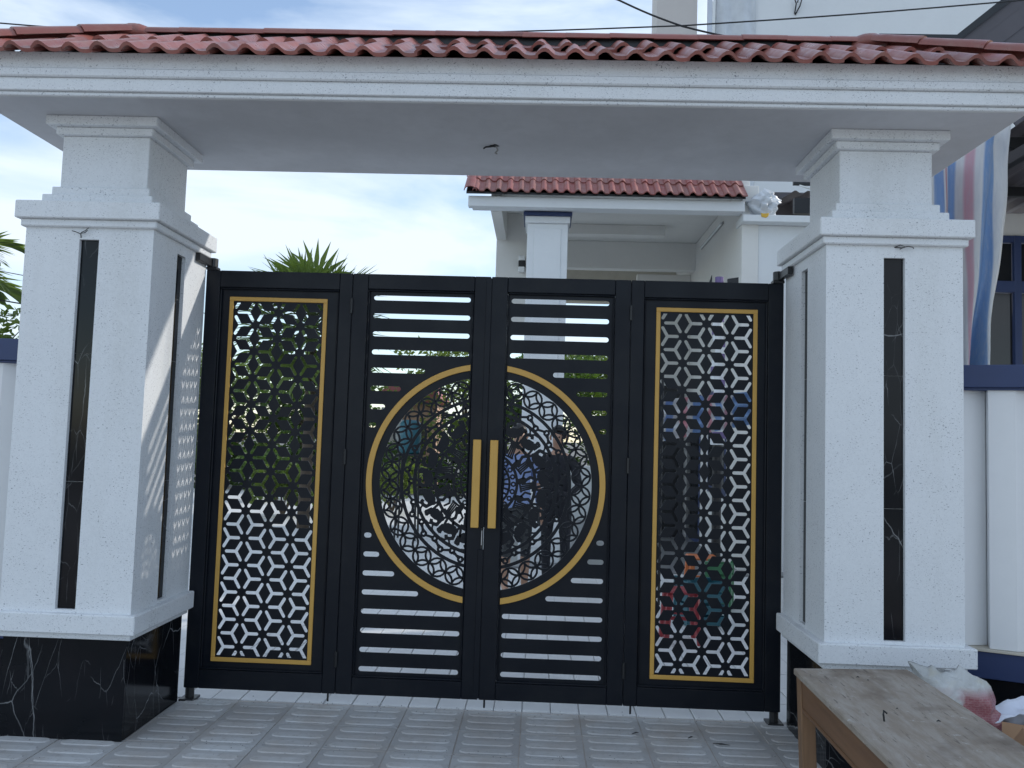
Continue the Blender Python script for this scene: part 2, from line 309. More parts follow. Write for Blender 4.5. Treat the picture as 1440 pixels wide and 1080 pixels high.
# pale yard pavers just behind the gate
pv = MB().box(-0.081, 0.081, -0.166, 0.166, -0.03, 0.0).build('paver', 'yardpaver' if 'yardpaver' in MT else simple('pale_paver', (0.70, 0.70, 0.69), 0.7, 0.35, 4), yard, bevel=0.003); first = True
for j in range(8):
    for i in range(-11, 13):
        o = pv if first else inst(pv, (0, 0, 0), yard); first = False
        o.location = (i * 0.1685, 0.225 + j * 0.341, rnd.uniform(-0.002, 0.001))

# ================================================================== GATE PILLARS
ZS = 3.265
def pillar(cx, side, label):
    t = thing('gate_pillar', label, 'pillar', 'pillars either side of the gate', (cx, -0.351, 0))
    def B(name, h, z0, z1, mat, bevel=0.004, yb=None):
        return box(name, -h, h, -h, h if yb is None else yb, z0, z1, mat, t, bevel)
    # plinth: rendered core and black marble slabs with open joints
    core = B('plinth_core', 0.305, -0.05, 0.512, 'dark', 0)
    hp = 0.325
    for nm, a in (('front', (-hp, hp, -hp, -hp + 0.018)), ('back', (-hp, hp, hp - 0.018, hp)), ('in', (hp - 0.018, hp, -hp + 0.019, hp - 0.019)), ('out', (-hp, -hp + 0.018, -hp + 0.019, hp - 0.019))):
        box('marble_slab', a[0], a[1], a[2], a[3], 0.0, 0.510, 'marble', t, 0.0015)
    B('base_bed_moulding', 0.352, 0.510, 0.542, 'stone', 0.003, 0.335)
    B('base_cap', 0.385, 0.542, 0.640, 'stone', 0.005, 0.341)
    # shaft with a recessed slot on each face, built as corner piers round a core
    h = 0.3435; g = 0.053; zb, zt, z0, z1 = 0.640, 2.640, 0.655, 2.578
    m = MB(); r = 0.026
    m.box(-h + r, h - r, -h + r, h - r, zb, zt)
    sh = m.build('shaft_core', 'stone', t)
    m = MB(); q = h - r
    # faces laid as frames of four strips, 26 mm proud of the core
    for ax in range(4):
        rot = Matrix.Rotation(ax * math.pi / 2, 3, 'Z'); e = h if ax % 2 == 0 else q
        for (a0, a1, c0, c1) in ((-e, -g, zb, zt), (g, e, zb, zt), (-g, g, zb, z0), (-g, g, z1, zt)):
            m.box(a0, a1, -h, -q + 0.001, c0, c1, rot, (0, 0, 0))
    m.build('shaft', 'stone', t)
    for ax in range(4):
        rz = ax * math.pi / 2; zz = [z0, 1.305, 1.975, z1]
        if (side < 0 and ax == 3) or (side > 0 and ax == 1) or ax == 2: continue     # outer and rear faces are out of sight
        for a, b in zip(zz[:-1], zz[1:]):
            s = MB().box(-g + 0.002, g - 0.002, -q - 0.006, -q - 0.0005, a + 0.001, b - 0.001).build('marble_strip', 'marble', t, bevel=0.0008); s.rotation_euler.z = rz
    B('cornice_bed_moulding', 0.365, 2.640, 2.680, 'stone', 0.006)
    B('cornice', 0.387, 2.680, 2.773, 'stone', 0.005)
    B('cornice_step', 0.300, 2.773, 2.832, 'stone', 0.004); B('cornice_step', 0.268, 2.832, 2.882, 'stone', 0.004)
    B('neck', 0.240, 2.882, 3.172, 'stone', 0.004)
    B('capital_step', 0.268, 3.172, 3.214, 'stone', 0.005); B('capital', 0.305, 3.214, ZS, 'stone', 0.004)
    return t
pl = pillar(-2.095, -1, 'white stone-painted pillar with the sunlit inner face, left of the gate')
pr = pillar(2.093, 1, 'white stone-painted pillar behind the wooden table, right of the gate')
def twig(parent, pts, r=0.0022): return MB().tube(pts, r, 5).build('wire_end', 'wire', parent)
twig(pl, [(-0.045, -0.344, 2.585), (-0.043, -0.352, 2.605), (-0.038, -0.356, 2.612), (-0.012, -0.362, 2.622), (0.005, -0.364, 2.636)]); twig(pl, [(-0.043, -0.352, 2.605), (-0.07, -0.36, 2.615), (-0.085, -0.363, 2.618)])
twig(pl, [(-0.04, -0.354, 2.608), (-0.015, -0.366, 2.608), (0.003, -0.37, 2.620)])
twig(pr, [(0.0, -0.345, 2.632), (0.03, -0.36, 2.627), (0.06, -0.366, 2.634), (0.085, -0.364, 2.630), (0.088, -0.364, 2.622)]); twig(pr, [(0.0, -0.345, 2.632), (0.02, -0.366, 2.640), (0.045, -0.37, 2.630), (0.02, -0.36, 2.620)])

# ================================================================== CANOPY
cn = thing('gate_canopy', 'pale beam canopy with red tiled hip roof spanning both pillars', 'canopy', None, (0, -0.33, ZS))
def cbox(name, hx, hy, z0, z1, mat='stone', bevel=0.003):
    return box(name, -hx, hx, -hy, hy, z0 - ZS, z1 - ZS, mat, cn, bevel)
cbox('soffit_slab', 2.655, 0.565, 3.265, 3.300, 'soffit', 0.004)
cbox('lower_moulding', 2.662, 0.575, 3.2685, 3.288, 'stone', 0.004)
cbox('fascia', 2.682, 0.592, 3.289, 3.354, 'stone', 0.003)
cbox('middle_moulding', 2.700, 0.610, 3.355, 3.400, 'stone', 0.006)
cbox('top_fascia', 2.690, 0.598, 3.4005, 3.486, 'stone', 0.003)
# hip deck under the tiles
EX, EY, ZE, ZR, RX = 2.74, 0.655, 3.448, 3.842, 2.10
m = MB(); e = [(-EX, -EY), (EX, -EY), (EX, EY), (-EX, EY)]
m.add([(x, y, ZE - ZS) for x, y in e] + [(x, y, ZE - ZS + 0.012) for x, y in e] + [(-RX, 0, ZR - ZS), (RX, 0, ZR - ZS)],
      [(3, 2, 1, 0), (0, 1, 5, 4), (1, 2, 6, 5), (2, 3, 7, 6), (3, 0, 4, 7), (4, 5, 9, 8), (6, 7, 8, 9), (5, 6, 9), (7, 4, 8)])
m.v = [(x * 0.972 if abs(x) > 2.3 else x, y * 0.90, z - 0.012) for x, y, z in m.v]; m.build('roof_deck', 'dark', cn)
box('ridge_bed', -RX, RX, -0.034, 0.034, ZR - ZS - 0.04, ZR - ZS + 0.050, 'dark', cn, 0)
slope = math.atan2(ZR - ZE, EY)
def stile_mesh(wd, ln, amp, th=0.011, seg=10):
    # S-profile tile: a roll and a pan; length runs up the slope (local y), tail slightly raised over the tile below
    m = MB(); prof = []
    for i in range(seg + 1):
        u = i / seg; x = (u - 0.5) * wd * 1.06
        if u < 0.56: z = amp * math.sin(math.pi * u / 0.56) ** 1.0
        else: z = -amp * 0.18 * math.sin(math.pi * (u - 0.56) / 0.44)
        prof.append((x, z))
    n = len(prof); vs_ = []
    for y, dz in ((0, 0.010), (ln, -0.008)):
        vs_ += [(x, y, z + dz + th) for x, z in prof] + [(x, y, z + dz) for x, z in prof]
    fs_ = []
    for i in range(n - 1):
        fs_ += [(i, i + 1, 2 * n + i + 1, 2 * n + i), (n + i + 1, n + i, 3 * n + i, 3 * n + i + 1), (i + 1, i, n + i, n + i + 1), (2 * n + i, 2 * n + i + 1, 3 * n + i + 1, 3 * n + i)]
    fs_ += [(0, 2 * n, 3 * n, n), (n - 1, 2 * n - 1, 4 * n - 1, 3 * n - 1)]
    return m.add(vs_, fs_)
TW = 0.1475
t1 = stile_mesh(TW, 0.43, 0.030, 0.018).build('roof_tile', 'tile', cn, smooth=True); t1.data.polygons.foreach_set('use_smooth', [True] * len(t1.data.polygons))
def smooth_angle(o, a=50):
    m = o.modifiers.new('edge', 'EDGE_SPLIT'); m.split_angle = R(a)
smooth_angle(t1)
first = True
for row in range(2):
    y0 = -EY - 0.018 + row * 0.315; z0 = ZE - ZS - 0.006 + (row * 0.315) * math.tan(slope)
    lim = EX - row * 0.315 - 0.02
    k = -20
    while k <= 20:
        x = k * TW + 0.02 + (0.0 if row == 0 else -0.03); k += 1
        if EX - abs(x) - row * 0.315 < 0.06: continue
        o = t1 if first else inst(t1, (0, 0, 0), cn); first = False
        o.location = (x + rnd.uniform(-.003, .003), y0 + rnd.uniform(-.004, .004), z0 + rnd.uniform(-.002, .003)); o.rotation_euler = (slope + rnd.uniform(-.01, .01), rnd.uniform(-.02, .02), rnd.uniform(-.015, .015)); o.scale = (1, min(1.0 if row == 0 else 0.86, (EX - abs(x) - row * 0.315 + 0.04) / 0.37), 1)
# end slopes
for sx in (-1, 1):
    for row in range(2):
        lim = EY - row * 0.315 - 0.05
        for k in range(-4, 5):
            y = k * TW
            if abs(y) > lim: continue
            o = inst(t1, (sx * (EX + 0.018 - row * 0.315), y, ZE - ZS - 0.006 + row * 0.315 * math.tan(slope)), cn, (slope, 0, R(90) * sx)); o.scale = (1, min(1.0 if row == 0 else 0.72, (EY - abs(y) - row * 0.315 + 0.0) / 0.37), 1)
# ridge and hip caps
def cap_mesh(ln, r0=0.060, r1=0.070):
    m = MB(); seg = 8; vs_ = []
    for y, rr in ((0, r1), (ln, r0)):
        for rad in (rr, rr - 0.012):
            for i in range(seg + 1):
                t = math.pi * i / seg; vs_.append((rad * 1.02 * math.cos(t), y, rad * 0.80 * math.sin(t) - 0.012))
    n = seg + 1; fs_ = []
    for i in range(seg):
        fs_ += [(i, i + 1, 2 * n + i + 1, 2 * n + i), (n + i + 1, n + i, 3 * n + i, 3 * n + i + 1), (i + 1, i, n + i, n + i + 1), (2 * n + i, 2 * n + i + 1, 3 * n + i + 1, 3 * n + i)]
    fs_ += [(0, 2 * n, 3 * n, n), (seg, n + seg, 3 * n + seg, 2 * n + seg)]
    return m.add(vs_, fs_)
rc = cap_mesh(0.255, 0.062, 0.064).build('ridge_tile', 'tile', cn, smooth=True); smooth_angle(rc); first = True
x = -RX + 0.02
while x < RX - 0.05:
    o = rc if first else inst(rc, (0, 0, 0), cn); first = False
    o.location = (x, 0, ZR - ZS + 0.040 + rnd.uniform(-.002, .002)); o.rotation_euler = (0, rnd.uniform(-.03, .03), -R(90)); x += 0.2475
hc = cap_mesh(0.34, 0.066, 0.074).build('hip_tile', 'tile', cn, smooth=True); smooth_angle(hc); first = True
for sx in (-1, 1):
    for sy in (-1, 1):
        A = Vector((sx * (EX + 0.015), sy * (EY + 0.015), ZE - ZS + 0.055)); Bv = Vector((sx * (RX - 0.02), 0, ZR - ZS + 0.050)); d = Bv - A; Ln = d.length; nn = 3
        q = d.normalized(); xx = q.cross(Vector((0, 0, 1))).normalized(); zz = xx.cross(q); mat = Matrix((xx, q, zz)).transposed()
        for k in range(nn):
            o = hc if first else inst(hc, (0, 0, 0), cn); first = False
            o.location = A + d * (k / nn) + zz * 0.003 * k; o.rotation_euler = mat.to_euler()
# three-way cap pieces where hips meet the ridge
for sx in (-1, 1):
    m = MB(); rr = []
    prof = [(0.10, -0.005), (0.092, 0.035), (0.070, 0.062), (0.035, 0.076), (0.0, 0.080)]
    for r_, z_ in prof[:-1]: rr += [(r_ * math.cos(2 * math.pi * k / 14) * 1.15, r_ * math.sin(2 * math.pi * k / 14), z_) for k in range(14)]
    rr.append((0, 0, 0.080)); fs_ = [(i * 14 + k, i * 14 + (k + 1) % 14, (i + 1) * 14 + (k + 1) % 14, (i + 1) * 14 + k) for i in range(3) for k in range(14)] + [(42 + k, 42 + (k + 1) % 14, 56) for k in range(14)] + [tuple(range(14))[::-1]]
    m.add(rr, fs_).build('ridge_end_cap', 'tile', cn, (sx * (RX + 0.0), 0, ZR - ZS + 0.010), True)
# rough wiring hole in the soffit with loose wires
m = MB(); pts = []
for k in range(12):
    a = 2 * math.pi * k / 12; r_ = 0.024 * rnd.uniform(0.65, 1.3); pts.append((r_ * math.cos(a), r_ * math.sin(a)))
m.prism(pts, -0.002, 0.0, 'z'); hl = m.build('wiring_hole', 'wire', cn, (0.005, 0.022, -0.0005))
MB().tube([(0.0, 0.0, 0), (-0.02, -0.02, -0.012), (-0.05, -0.006, -0.010), (-0.062, 0.004, -0.016)], 0.005, 6).build('wire_end', 'wire', hl); MB().tube([(0.01, 0.0, 0), (0.018, 0.02, -0.018), (0.004, 0.035, -0.03), (0.012, 0.05, -0.028)], 0.005, 6).build('wire_end', 'kerb', hl)

# ================================================================== THE GATE
XC = -0.006; H0, H1 = 0.070, 2.570
def leaf(x0, x1, label):
    t = thing('gate_leaf', label, 'gate', 'folding gate leaves', ((x0 + x1) / 2, 0.03, 0)); ox, oy = (x0 + x1) / 2, 0.03
    def B(name, a, b, c0, c1, z0, z1, mat='black', bevel=0.003, parent=None): return box(name, a - ox, b - ox, c0 - oy, c1 - oy, z0, z1, mat, parent or t, bevel)
    return t, B, (ox, oy, 0)
def frame(B, x0, x1, ox0, ox1, oz0, oz1):
    B('stile', x0, ox0, 0.006, 0.056, H0, H1); B('stile', ox1, x1, 0.006, 0.056, H0, H1)
    B('rail', ox0 + 0.0005, ox1 - 0.0005, 0.006, 0.056, oz1, H1); B('rail', ox0 + 0.0005, ox1 - 0.0005, 0.006, 0.056, H0, oz0)
    e = 0.011
    B('moulding', ox0 + 0.001, ox1 - 0.001, 0.012, 0.030, oz1 - e, oz1 - 0.001, bevel=0.004); B('moulding', ox0 + 0.001, ox1 - 0.001, 0.012, 0.030, oz0 + 0.001, oz0 + e, bevel=0.004)
    B('moulding', ox0 + 0.001, ox0 + e, 0.012, 0.030, oz0 + e + 0.001, oz1 - e - 0.001, bevel=0.004); B('moulding', ox1 - e, ox1 - 0.001, 0.012, 0.030, oz0 + e + 0.001, oz1 - e - 0.001, bevel=0.004)
def ypoly(cx, cz, mirror, arm, wd):
    pts = []; base = 180 if mirror else 0; hw = wd / 2
    for k in range(3):
        th = R(base + k * 120); c, s = math.cos(th), math.sin(th)
        for a in (-90, -45, 0, 45, 90):
            aa = R(a); lx = arm - hw + hw * math.cos(aa); ly = hw * math.sin(aa); pts.append((cx + lx * c - ly * s, cz + lx * s + ly * c))
        th2 = R(base + k * 120 + 60); q = hw / math.sin(R(60)); pts.append((cx + q * math.cos(th2), cz + q * math.sin(th2)))
    return pts
def side_leaf(x0, x1, mir, label):
    t, B, org = leaf(x0, x1, label)
    def X(v): return 2 * XC - v if mir else v           # mirror about the seam
    o0, o1 = sorted((X(-1.665), X(-0.928))); frame(B, x0, x1, o0, o1, 0.178, 2.468)
    g0, g1 = sorted((X(-1.606), X(-1.003))); gz0, gz1, gw = 0.225, 2.412, 0.025
    v = (g1 - g0 - 2 * gw + 0.004) / 4 / 0.8660254; dx = v * 0.8660254; xs = g0 + gw - 0.002; holes = []
    arm = v / math.sqrt(3) * 0.735; wd = 0.0195; zt, zb = gz1 - gw - 0.010, gz0 + gw + 0.010
    for i in range(4):
        for j in range(-1, 17):
            for mirr in (False, True):
                # triangle between column i and i+1
                if not mirr: cx = xs + i * dx + dx / 3; cz = 2.240 - (j - 1) * v + (0 if i % 2 == 1 else v / 2) - v / 2
                else: cx = xs + (i + 1) * dx - dx / 3; cz = 2.240 - (j - 1) * v + (0 if (i + 1) % 2 == 1 else v / 2) - v / 2
                p = ypoly(cx, cz, mirr, arm, wd); p = clip(p, 0, 1, zt); p = clip(p, 0, -1, -zb) if p else p
                if len(p) < 4: continue
                hgt = max(a[1] for a in p) - min(a[1] for a in p)
                if hgt < 0.012: continue
                holes.append(p)
    plate('fretwork_panel', [(o0 + 0.002, 0.180), (o1 - 0.002, 0.180), (o1 - 0.002, 2.466), (o0 + 0.002, 2.466)], holes, 0.031, 0.036, 'black', t, org)
    B('gold_trim', g0, g1, 0.022, 0.0305, gz1 - gw, gz1, 'gold', 0.002); B('gold_trim', g0, g1, 0.022, 0.0305, gz0, gz0 + gw, 'gold', 0.002)
    B('gold_trim', g0, g0 + gw, 0.022, 0.0305, gz0 + gw + .0003, gz1 - gw - .0003, 'gold', 0.002); B('gold_trim', g1 - gw, g1, 0.022, 0.0305, gz0 + gw + .0003, gz1 - gw - .0003, 'gold', 0.002)
    # hinge pin and bracket on the pillar side
    s = 1 if mir else -1; px = (x1 if mir else x0) - s * 0.03
    MB().tube([(px - org[0], 0.0, H1), (px - org[0], 0.0, H1 + 0.075)], 0.028, 12).build('hinge_pin', 'dark', t, bevel=0.003)
    MB().box(px - org[0] - 0.034, px - org[0] + 0.034, -0.03, 0.03, H1 + 0.001, H1 + 0.022).build('hinge_collar', 'dark', t, bevel=0.004)
    MB().box(min(px, px + s * 0.028) - org[0] - (0.0 if s > 0 else 0.0), max(px, px + s * 0.028) - org[0], -0.20, 0.0, H1 + 0.022, H1 + 0.068).build('hinge_bracket', 'dark', t, bevel=0.002)
    MB().tube([(px - org[0], 0, -0.005), (px - org[0], 0, H0)], 0.026, 12).build('pivot', 'dark', t); MB().box(px - org[0] - 0.045, px - org[0] + 0.045, -0.05, 0.05, -0.002, 0.012).build('pivot_plate', 'dark', t, bevel=0.002)
    # drop bolt at the free edge
    fx = (x0 if mir else x1) - (-s) * 0.045
    MB().tube([(fx - org[0], 0, 0.020), (fx - org[0], 0, H0 + 0.02)], 0.006, 8).build('drop_bolt', 'dark', t)
    return t
RC, CZ = 0.715, 1.327
def arc(r, a0, a1, n): return [(XC + r * math.cos(a0 + (a1 - a0) * i / n), CZ + r * math.sin(a0 + (a1 - a0) * i / n)) for i in range(n + 1)]
class Fret:                                             # flat bars and shapes of the medallion, clipped to its own leaf
    def __init__(s, sgn, lim): s.m = MB(); s.sgn = sgn; s.lim = lim; s.k = 0; s.g = 1.0
    def poly(s, p, mir=1):
        p = clip(p, -s.sgn, 0, -s.lim * s.sgn)
        if len(p) < 3: return
        s.k += 1; e = 0.00025 * (s.k % 9); s.m.prism(p, -0.004 - e, 0.003 + e)
    def stroke(s, pts, wd):
        wd = wd * s.g
        for i in range(len(pts) - 1):
            a, b = Vector(pts[i]), Vector(pts[i + 1]); d = (b - a); L_ = d.length
            if L_ < 1e-6: continue
            d /= L_; n = Vector((-d.y, d.x)) * wd / 2; e = d * wd * 0.18
            s.poly([tuple(a - e - n), tuple(b + e - n), tuple(b + e + n), tuple(a - e + n)])
    def ring(s, r, wd, n=96): s.stroke(arc(r, 0, 2 * math.pi, n), wd)
    def loc(s, a, r):                                   # local frame: u along the ring, v outwards
        er = Vector((math.cos(a), math.sin(a))); et = Vector((-er.y, er.x)); c = Vector((XC, CZ)) + er * r
        return lambda u, v: tuple(c + et * u + er * v)
def medallion(sgn, lim, t, org):
    F = Fret(sgn, lim)
    for k in range(32):
        a = 2 * math.pi * (k + 0.5) / 32; P = F.loc(a, 0.573); rr = 0.0540
        F.stroke([P(rr * math.cos(q * math.pi / 9), rr * math.sin(q * math.pi / 9)) for q in range(19)], 0.0120)
        for j in range(4):
            c0 = R(90 * j + 45); cx, cy = rr * 1.414 * math.cos(c0 + R(0)), rr * 1.414 * math.sin(c0)
            F.stroke([P(cx + rr * math.cos(c0 + math.pi + R(-45 + 90 * q / 6)), cy + rr * math.sin(c0 + math.pi + R(-45 + 90 * q / 6))) for q in range(7)], 0.0118)
    F.g = 1.5
    F.ring(0.503, 0.013); F.ring(0.425, 0.013); F.ring(0.298, 0.012); F.ring(0.190, 0.011); F.ring(0.145, 0.009)
    for k in range(44):
        a = 2 * math.pi * k / 44; P = F.loc(a, 0.459); rr = 0.0145; lo = 0.014 if k % 2 else -0.014
        F.stroke([P(rr * math.cos(q * math.pi / 5), lo + rr * math.sin(q * math.pi / 5)) for q in range(11)], 0.0085)
        Pn = F.loc(a + 2 * math.pi / 44, 0.459); F.stroke([P(0.008, lo), Pn(-0.008, -lo)], 0.0095)
        if k % 2 == 0: F.stroke([P(0.0, lo + 0.012), Pn(0.004, -lo - 0.012)], 0.007)
    F.g = 1.5; n = 19
    for k in range(n):
        a = 2 * math.pi * (k + 0.35) / n; P = F.loc(a, 0.36)
        # striding beast: deep body, hollow flank, neck, antler, legs
        F.poly([P(-0.054, -0.010), P(-0.030, -0.040), P(0.016, -0.050), P(0.050, -0.036), P(0.044, 0.004), P(0.006, 0.002), P(-0.034, 0.022)])
        F.stroke([P(-0.050, -0.010), P(-0.056, 0.030), P(-0.036, 0.036), P(-0.040, 0.000)], 0.011)
        F.stroke([P(0.036, -0.026), P(0.046, 0.016), P(0.028, 0.034)], 0.014); F.stroke([P(0.030, 0.032), P(0.012, 0.036), P(0.004, 0.026)], 0.013)
        F.stroke([P(0.022, 0.038), P(0.010, 0.054), P(-0.010, 0.058)], 0.008); F.stroke([P(0.034, 0.036), P(0.046, 0.050), P(0.056, 0.054)], 0.007)
        F.stroke([P(0.006, -0.038), P(-0.012, -0.062)], 0.010); F.stroke([P(0.038, -0.034), P(0.040, -0.062)], 0.010); F.stroke([P(-0.042, -0.010), P(-0.050, -0.060)], 0.010)
        F.stroke([P(-0.020, 0.014), P(0.010, 0.006), P(0.024, -0.006)], 0.008)
    F.g = 1.35; n = 13
    for k in range(n):
        a = 2 * math.pi * (k + 0.2) / n; P = F.loc(a, 0.245)
        F.poly([P(-0.020, -0.050), P(0.012, -0.052), P(0.022, -0.010), P(0.004, 0.012), P(-0.016, -0.006)]); F.stroke([P(0.004, 0.0), P(0.018, 0.026), P(0.008, 0.050)], 0.013)
        for j in range(4): F.stroke([P(-0.060 + j * 0.013, -0.040 + j * 0.004), P(-0.046 + j * 0.010, 0.036)], 0.0075)
        F.stroke([P(-0.066, 0.034), P(-0.008, 0.040)], 0.009); F.stroke([P(-0.066, -0.034), P(-0.010, -0.040)], 0.009); F.stroke([P(0.014, -0.020), P(0.048, -0.006), P(0.052, 0.030)], 0.009)
    for k in range(24):
        a = 2 * math.pi * k / 24; P = F.loc(a, 0.168); rr = 0.012
        F.stroke([P(rr * math.cos(q * math.pi / 4), rr * math.sin(q * math.pi / 4)) for q in range(9)], 0.007)
    for k in range(28):
        a = 2 * math.pi * k / 28; P = F.loc(a, 0.10); F.stroke([P(0, -0.05), P(0, 0.045)], 0.009)
    F.m.v = [(x - org[0], y + 0.034 - org[1], z) for x, y, z in F.m.v]
    return F.m.build('medallion_fretwork', 'black', t)
def sector(name, r0, r1, sgn, lim, y0, y1, mat, t, org, bevel=0.0):
    n = 64; m = MB(); a_in = math.acos(min(1, abs(lim - XC) / r0)); a_out = math.acos(abs(lim - XC) / r1); c = 0 if sgn > 0 else math.pi; vs_ = []
    for i in range(n + 1):
        q = -1 + 2 * i / n
        for r_, am in ((r0, a_in), (r1, a_out)):
            for y in (y0, y1): vs_.append((XC + r_ * math.cos(c + am * q) - org[0], y - org[1], CZ + r_ * math.sin(c + am * q)))
    fs_ = []
    for i in range(n):
        o = i * 4; p = o + 4; fs_ += [(o, o + 2, p + 2, p), (o + 1, p + 1, p + 3, o + 3), (o, p, p + 1, o + 1), (o + 2, o + 3, p + 3, p + 2)]
    fs_ += [(0, 1, 3, 2), (n * 4, n * 4 + 2, n * 4 + 3, n * 4 + 1)]
    m.add(vs_, fs_); return m.build(name, mat, t, bevel=bevel)
def centre_leaf(x0, x1, sgn, label):
    t, B, org = leaf(x0, x1, label)
    def X(v): return XC + sgn * v
    o0, o1 = sorted((X(0.100), X(0.748))); frame(B, x0, x1, o0, o1, 0.168, 2.478)
    lim = X(0.102)
    # slotted sheet with a round opening for the medallion
    rb = 0.690; am = math.acos(0.102 / rb); pts = []
    c = 0 if sgn > 0 else math.pi
    outer = [(X(0.102), 0.170), (X(0.746), 0.170), (X(0.746), 2.476), (X(0.102), 2.476)]
    bite = [(XC + sgn * rb * math.cos(am - 2 * am * i / 72), CZ + rb * math.sin(am - 2 * am * i / 72)) for i in range(73)]
    outer = outer + bite
    holes = []
    for k in range(8):
        for z in (2.429 - 0.1105 * k, 0.2145 + 0.1118 * k):
            hw = 0.0150; a1 = 0.715; a0 = 0.124; dz = abs(z - CZ)
            ch = 0.752 ** 2 - max(0, dz - hw) ** 2
            if ch > 0: a0 = max(a0, math.sqrt(ch) - 0.0)
            if a1 - a0 < 0.045: a0 = a1 - 0.045
            poly = []
            for cx, s0 in ((a1 - hw, -90), (a0 + hw, 90)):
                for i in range(7):
                    tt = R(s0 + i * 30); poly.append((X(cx + hw * math.cos(tt)), z + hw * math.sin(tt)))
            holes.append(poly)
    plate('slotted_panel', outer, holes, 0.031, 0.036, 'black', t, org)
    sector('medallion_rim', 0.634, 0.692, sgn, lim, 0.027, 0.0375, 'black', t, org)
    sector('gold_ring', 0.680, RC, sgn, lim, 0.016, 0.0265, 'gold', t, org, 0.0015)
    medallion(sgn, X(0.1025), t, org)
    # handle
    h = B('handle', *sorted((X(0.027), X(0.074))), -0.050, -0.030, 1.070, 1.586, 'gold', 0.003)
    for z in (1.17, 1.49): box('handle_post', X(0.040) - org[0] if sgn > 0 else X(0.061) - org[0], X(0.061) - org[0] if sgn > 0 else X(0.040) - org[0], -0.0305 - org[1], 0.0055 - org[1], z, z + 0.021, 'gold', h, 0)
    if sgn < 0:
        k = B('lock_plate', -0.0215, -0.0075, 0.000, 0.0058, 0.945, 1.065, 'dark', 0.001); box('latch_lever', -0.0175 - org[0], -0.0105 - org[0], -0.012 - org[1], -0.0005 - org[1], 0.965, 1.052, 'steel', k, 0.002)
        B('cover_strip', XC - 0.030, XC + 0.004, 0.0005, 0.0055, H0 + 0.01, 0.94, bevel=0.002); B('cover_strip', XC - 0.030, XC + 0.004, 0.0005, 0.0055, 1.07, H1 - 0.01, bevel=0.002)
    for z in (2.37, 1.46, 0.272):
        hx = X(0.8435); MB().tube([(hx - org[0], -0.030, z - 0.045), (hx - org[0], -0.030, z + 0.045)], 0.0085, 8).build('hinge', 'dark', t)
    MB().tube([(X(0.036) - org[0], 0, 0.020), (X(0.036) - org[0], 0, H0 + 0.02)], 0.006, 8).build('drop_bolt', 'dark', t) if sgn > 0 else None
    return t
side_leaf(-1.752, -0.8505, False, 'outer gate leaf of black star fretwork in a gold frame, beside the sunlit pillar')
centre_leaf(-0.8475, XC - 0.0025, -1, 'inner slatted black gate leaf holding the left half of the gold ring')
centre_leaf(XC + 0.0025, 0.8355, 1, 'inner slatted black gate leaf holding the right half of the gold ring')
side_leaf(0.8385, 1.742, True, 'outer gate leaf of black star fretwork in a gold frame, nearest the wooden table')

# ================================================================== FENCES
def fence(name, label, p0, ang, length, ncol):
    t = thing(name, label, 'fence', 'fences running off the pillars', p0); t.rotation_euler.z = ang
    box('plinth', 0, length, 0.012, 0.16, 0, 0.425, 'dark', t, 0)
    for r_ in range(4):
        for c_ in range(int(length / 0.30) + 1):
            a = max(0.0, c_ * 0.30 - (0.15 if r_ % 2 else 0)); b = min(length, c_ * 0.30 - (0.15 if r_ % 2 else 0) + 0.298)
            if b - a < 0.03: continue
            box('plinth_tile', a, b, 0.0, 0.0118, r_ * 0.106, r_ * 0.106 + 0.104, 'marble', t, 0.001)
    box('navy_band', 0, length, -0.012, 0.17, 0.426, 0.565, 'navy', t, 0.003)
    box('ledge', 0, length, -0.030, 0.19, 0.566, 0.580, 'cream', t, 0.002)
    rr = MB().prism([(0, 0.0), (0.125, 0.0), (0.26, 0.085), (0.26, 0.13), (0.0, 0.13)], 0.581, 1.944, 'z').build('fin', 'fence', t, (0.03, -0.012, 0), bevel=0.003)
    for c_ in range(1, ncol): inst(rr, (0.03 + c_ * 0.262, -0.012, 0), t)
    box('backing_panel', 0, length, 0.121, 0.150, 0.5805, 1.944, 'fence', t, 0)
    box('cap_rail', 0, length, -0.045, 0.20, 1.945, 2.066, 'navy', t, 0.004); box('cap_drip', 0, length, -0.028, 0.18, 1.932, 1.9445, 'navy', t, 0.002)
    return t
fence('fin_fence', 'white fin fence with navy cap running right from the pillar', (2.42, -0.33, 0), R(-22), 2.9, 11)
f2 = fence('fin_fence', 'white fin fence with navy cap, left of the sunlit pillar', (-5.2, -0.42, 0), R(0), 2.78, 10)

# ================================================================== WOODEN TABLE AND CLUTTER
tb = thing('wooden_table', 'worn narrow wooden table on the pavement before the pillar', 'table', None, (1.372, -1.515, 0))
tb.rotation_euler = (0, R(-2.0), R(-1.4))
TL, TWd, TH = 1.75, 0.445, 0.72
box('table_top', 0, TWd, -TL, 0, TH - 0.026, TH, 'top', tb, 0.004)
for (lx, ly) in ((0.008, -0.062), (TWd - 0.063, -0.062), (0.008, -TL + 0.006), (TWd - 0.063, -TL + 0.006)): box('leg', lx, lx + 0.055, ly, ly + 0.055, 0.0, TH - 0.027, 'woodl', tb, 0.004)
for x0_ in (0.014, TWd - 0.038): box('apron', x0_, x0_ + 0.024, -TL + 0.062, -0.0625, TH - 0.135, TH - 0.0265, 'woodf', tb, 0.002); box('lower_moulding', x0_ - 0.004, x0_ + 0.028, -TL + 0.062, -0.0625, TH - 0.152, TH - 0.1355, 'woodf', tb, 0.004)
for y0_ in (-0.040, -TL + 0.016): box('apron', 0.0635, TWd - 0.0635, y0_, y0_ + 0.024, TH - 0.135, TH - 0.0265, 'woodl', tb, 0.002)
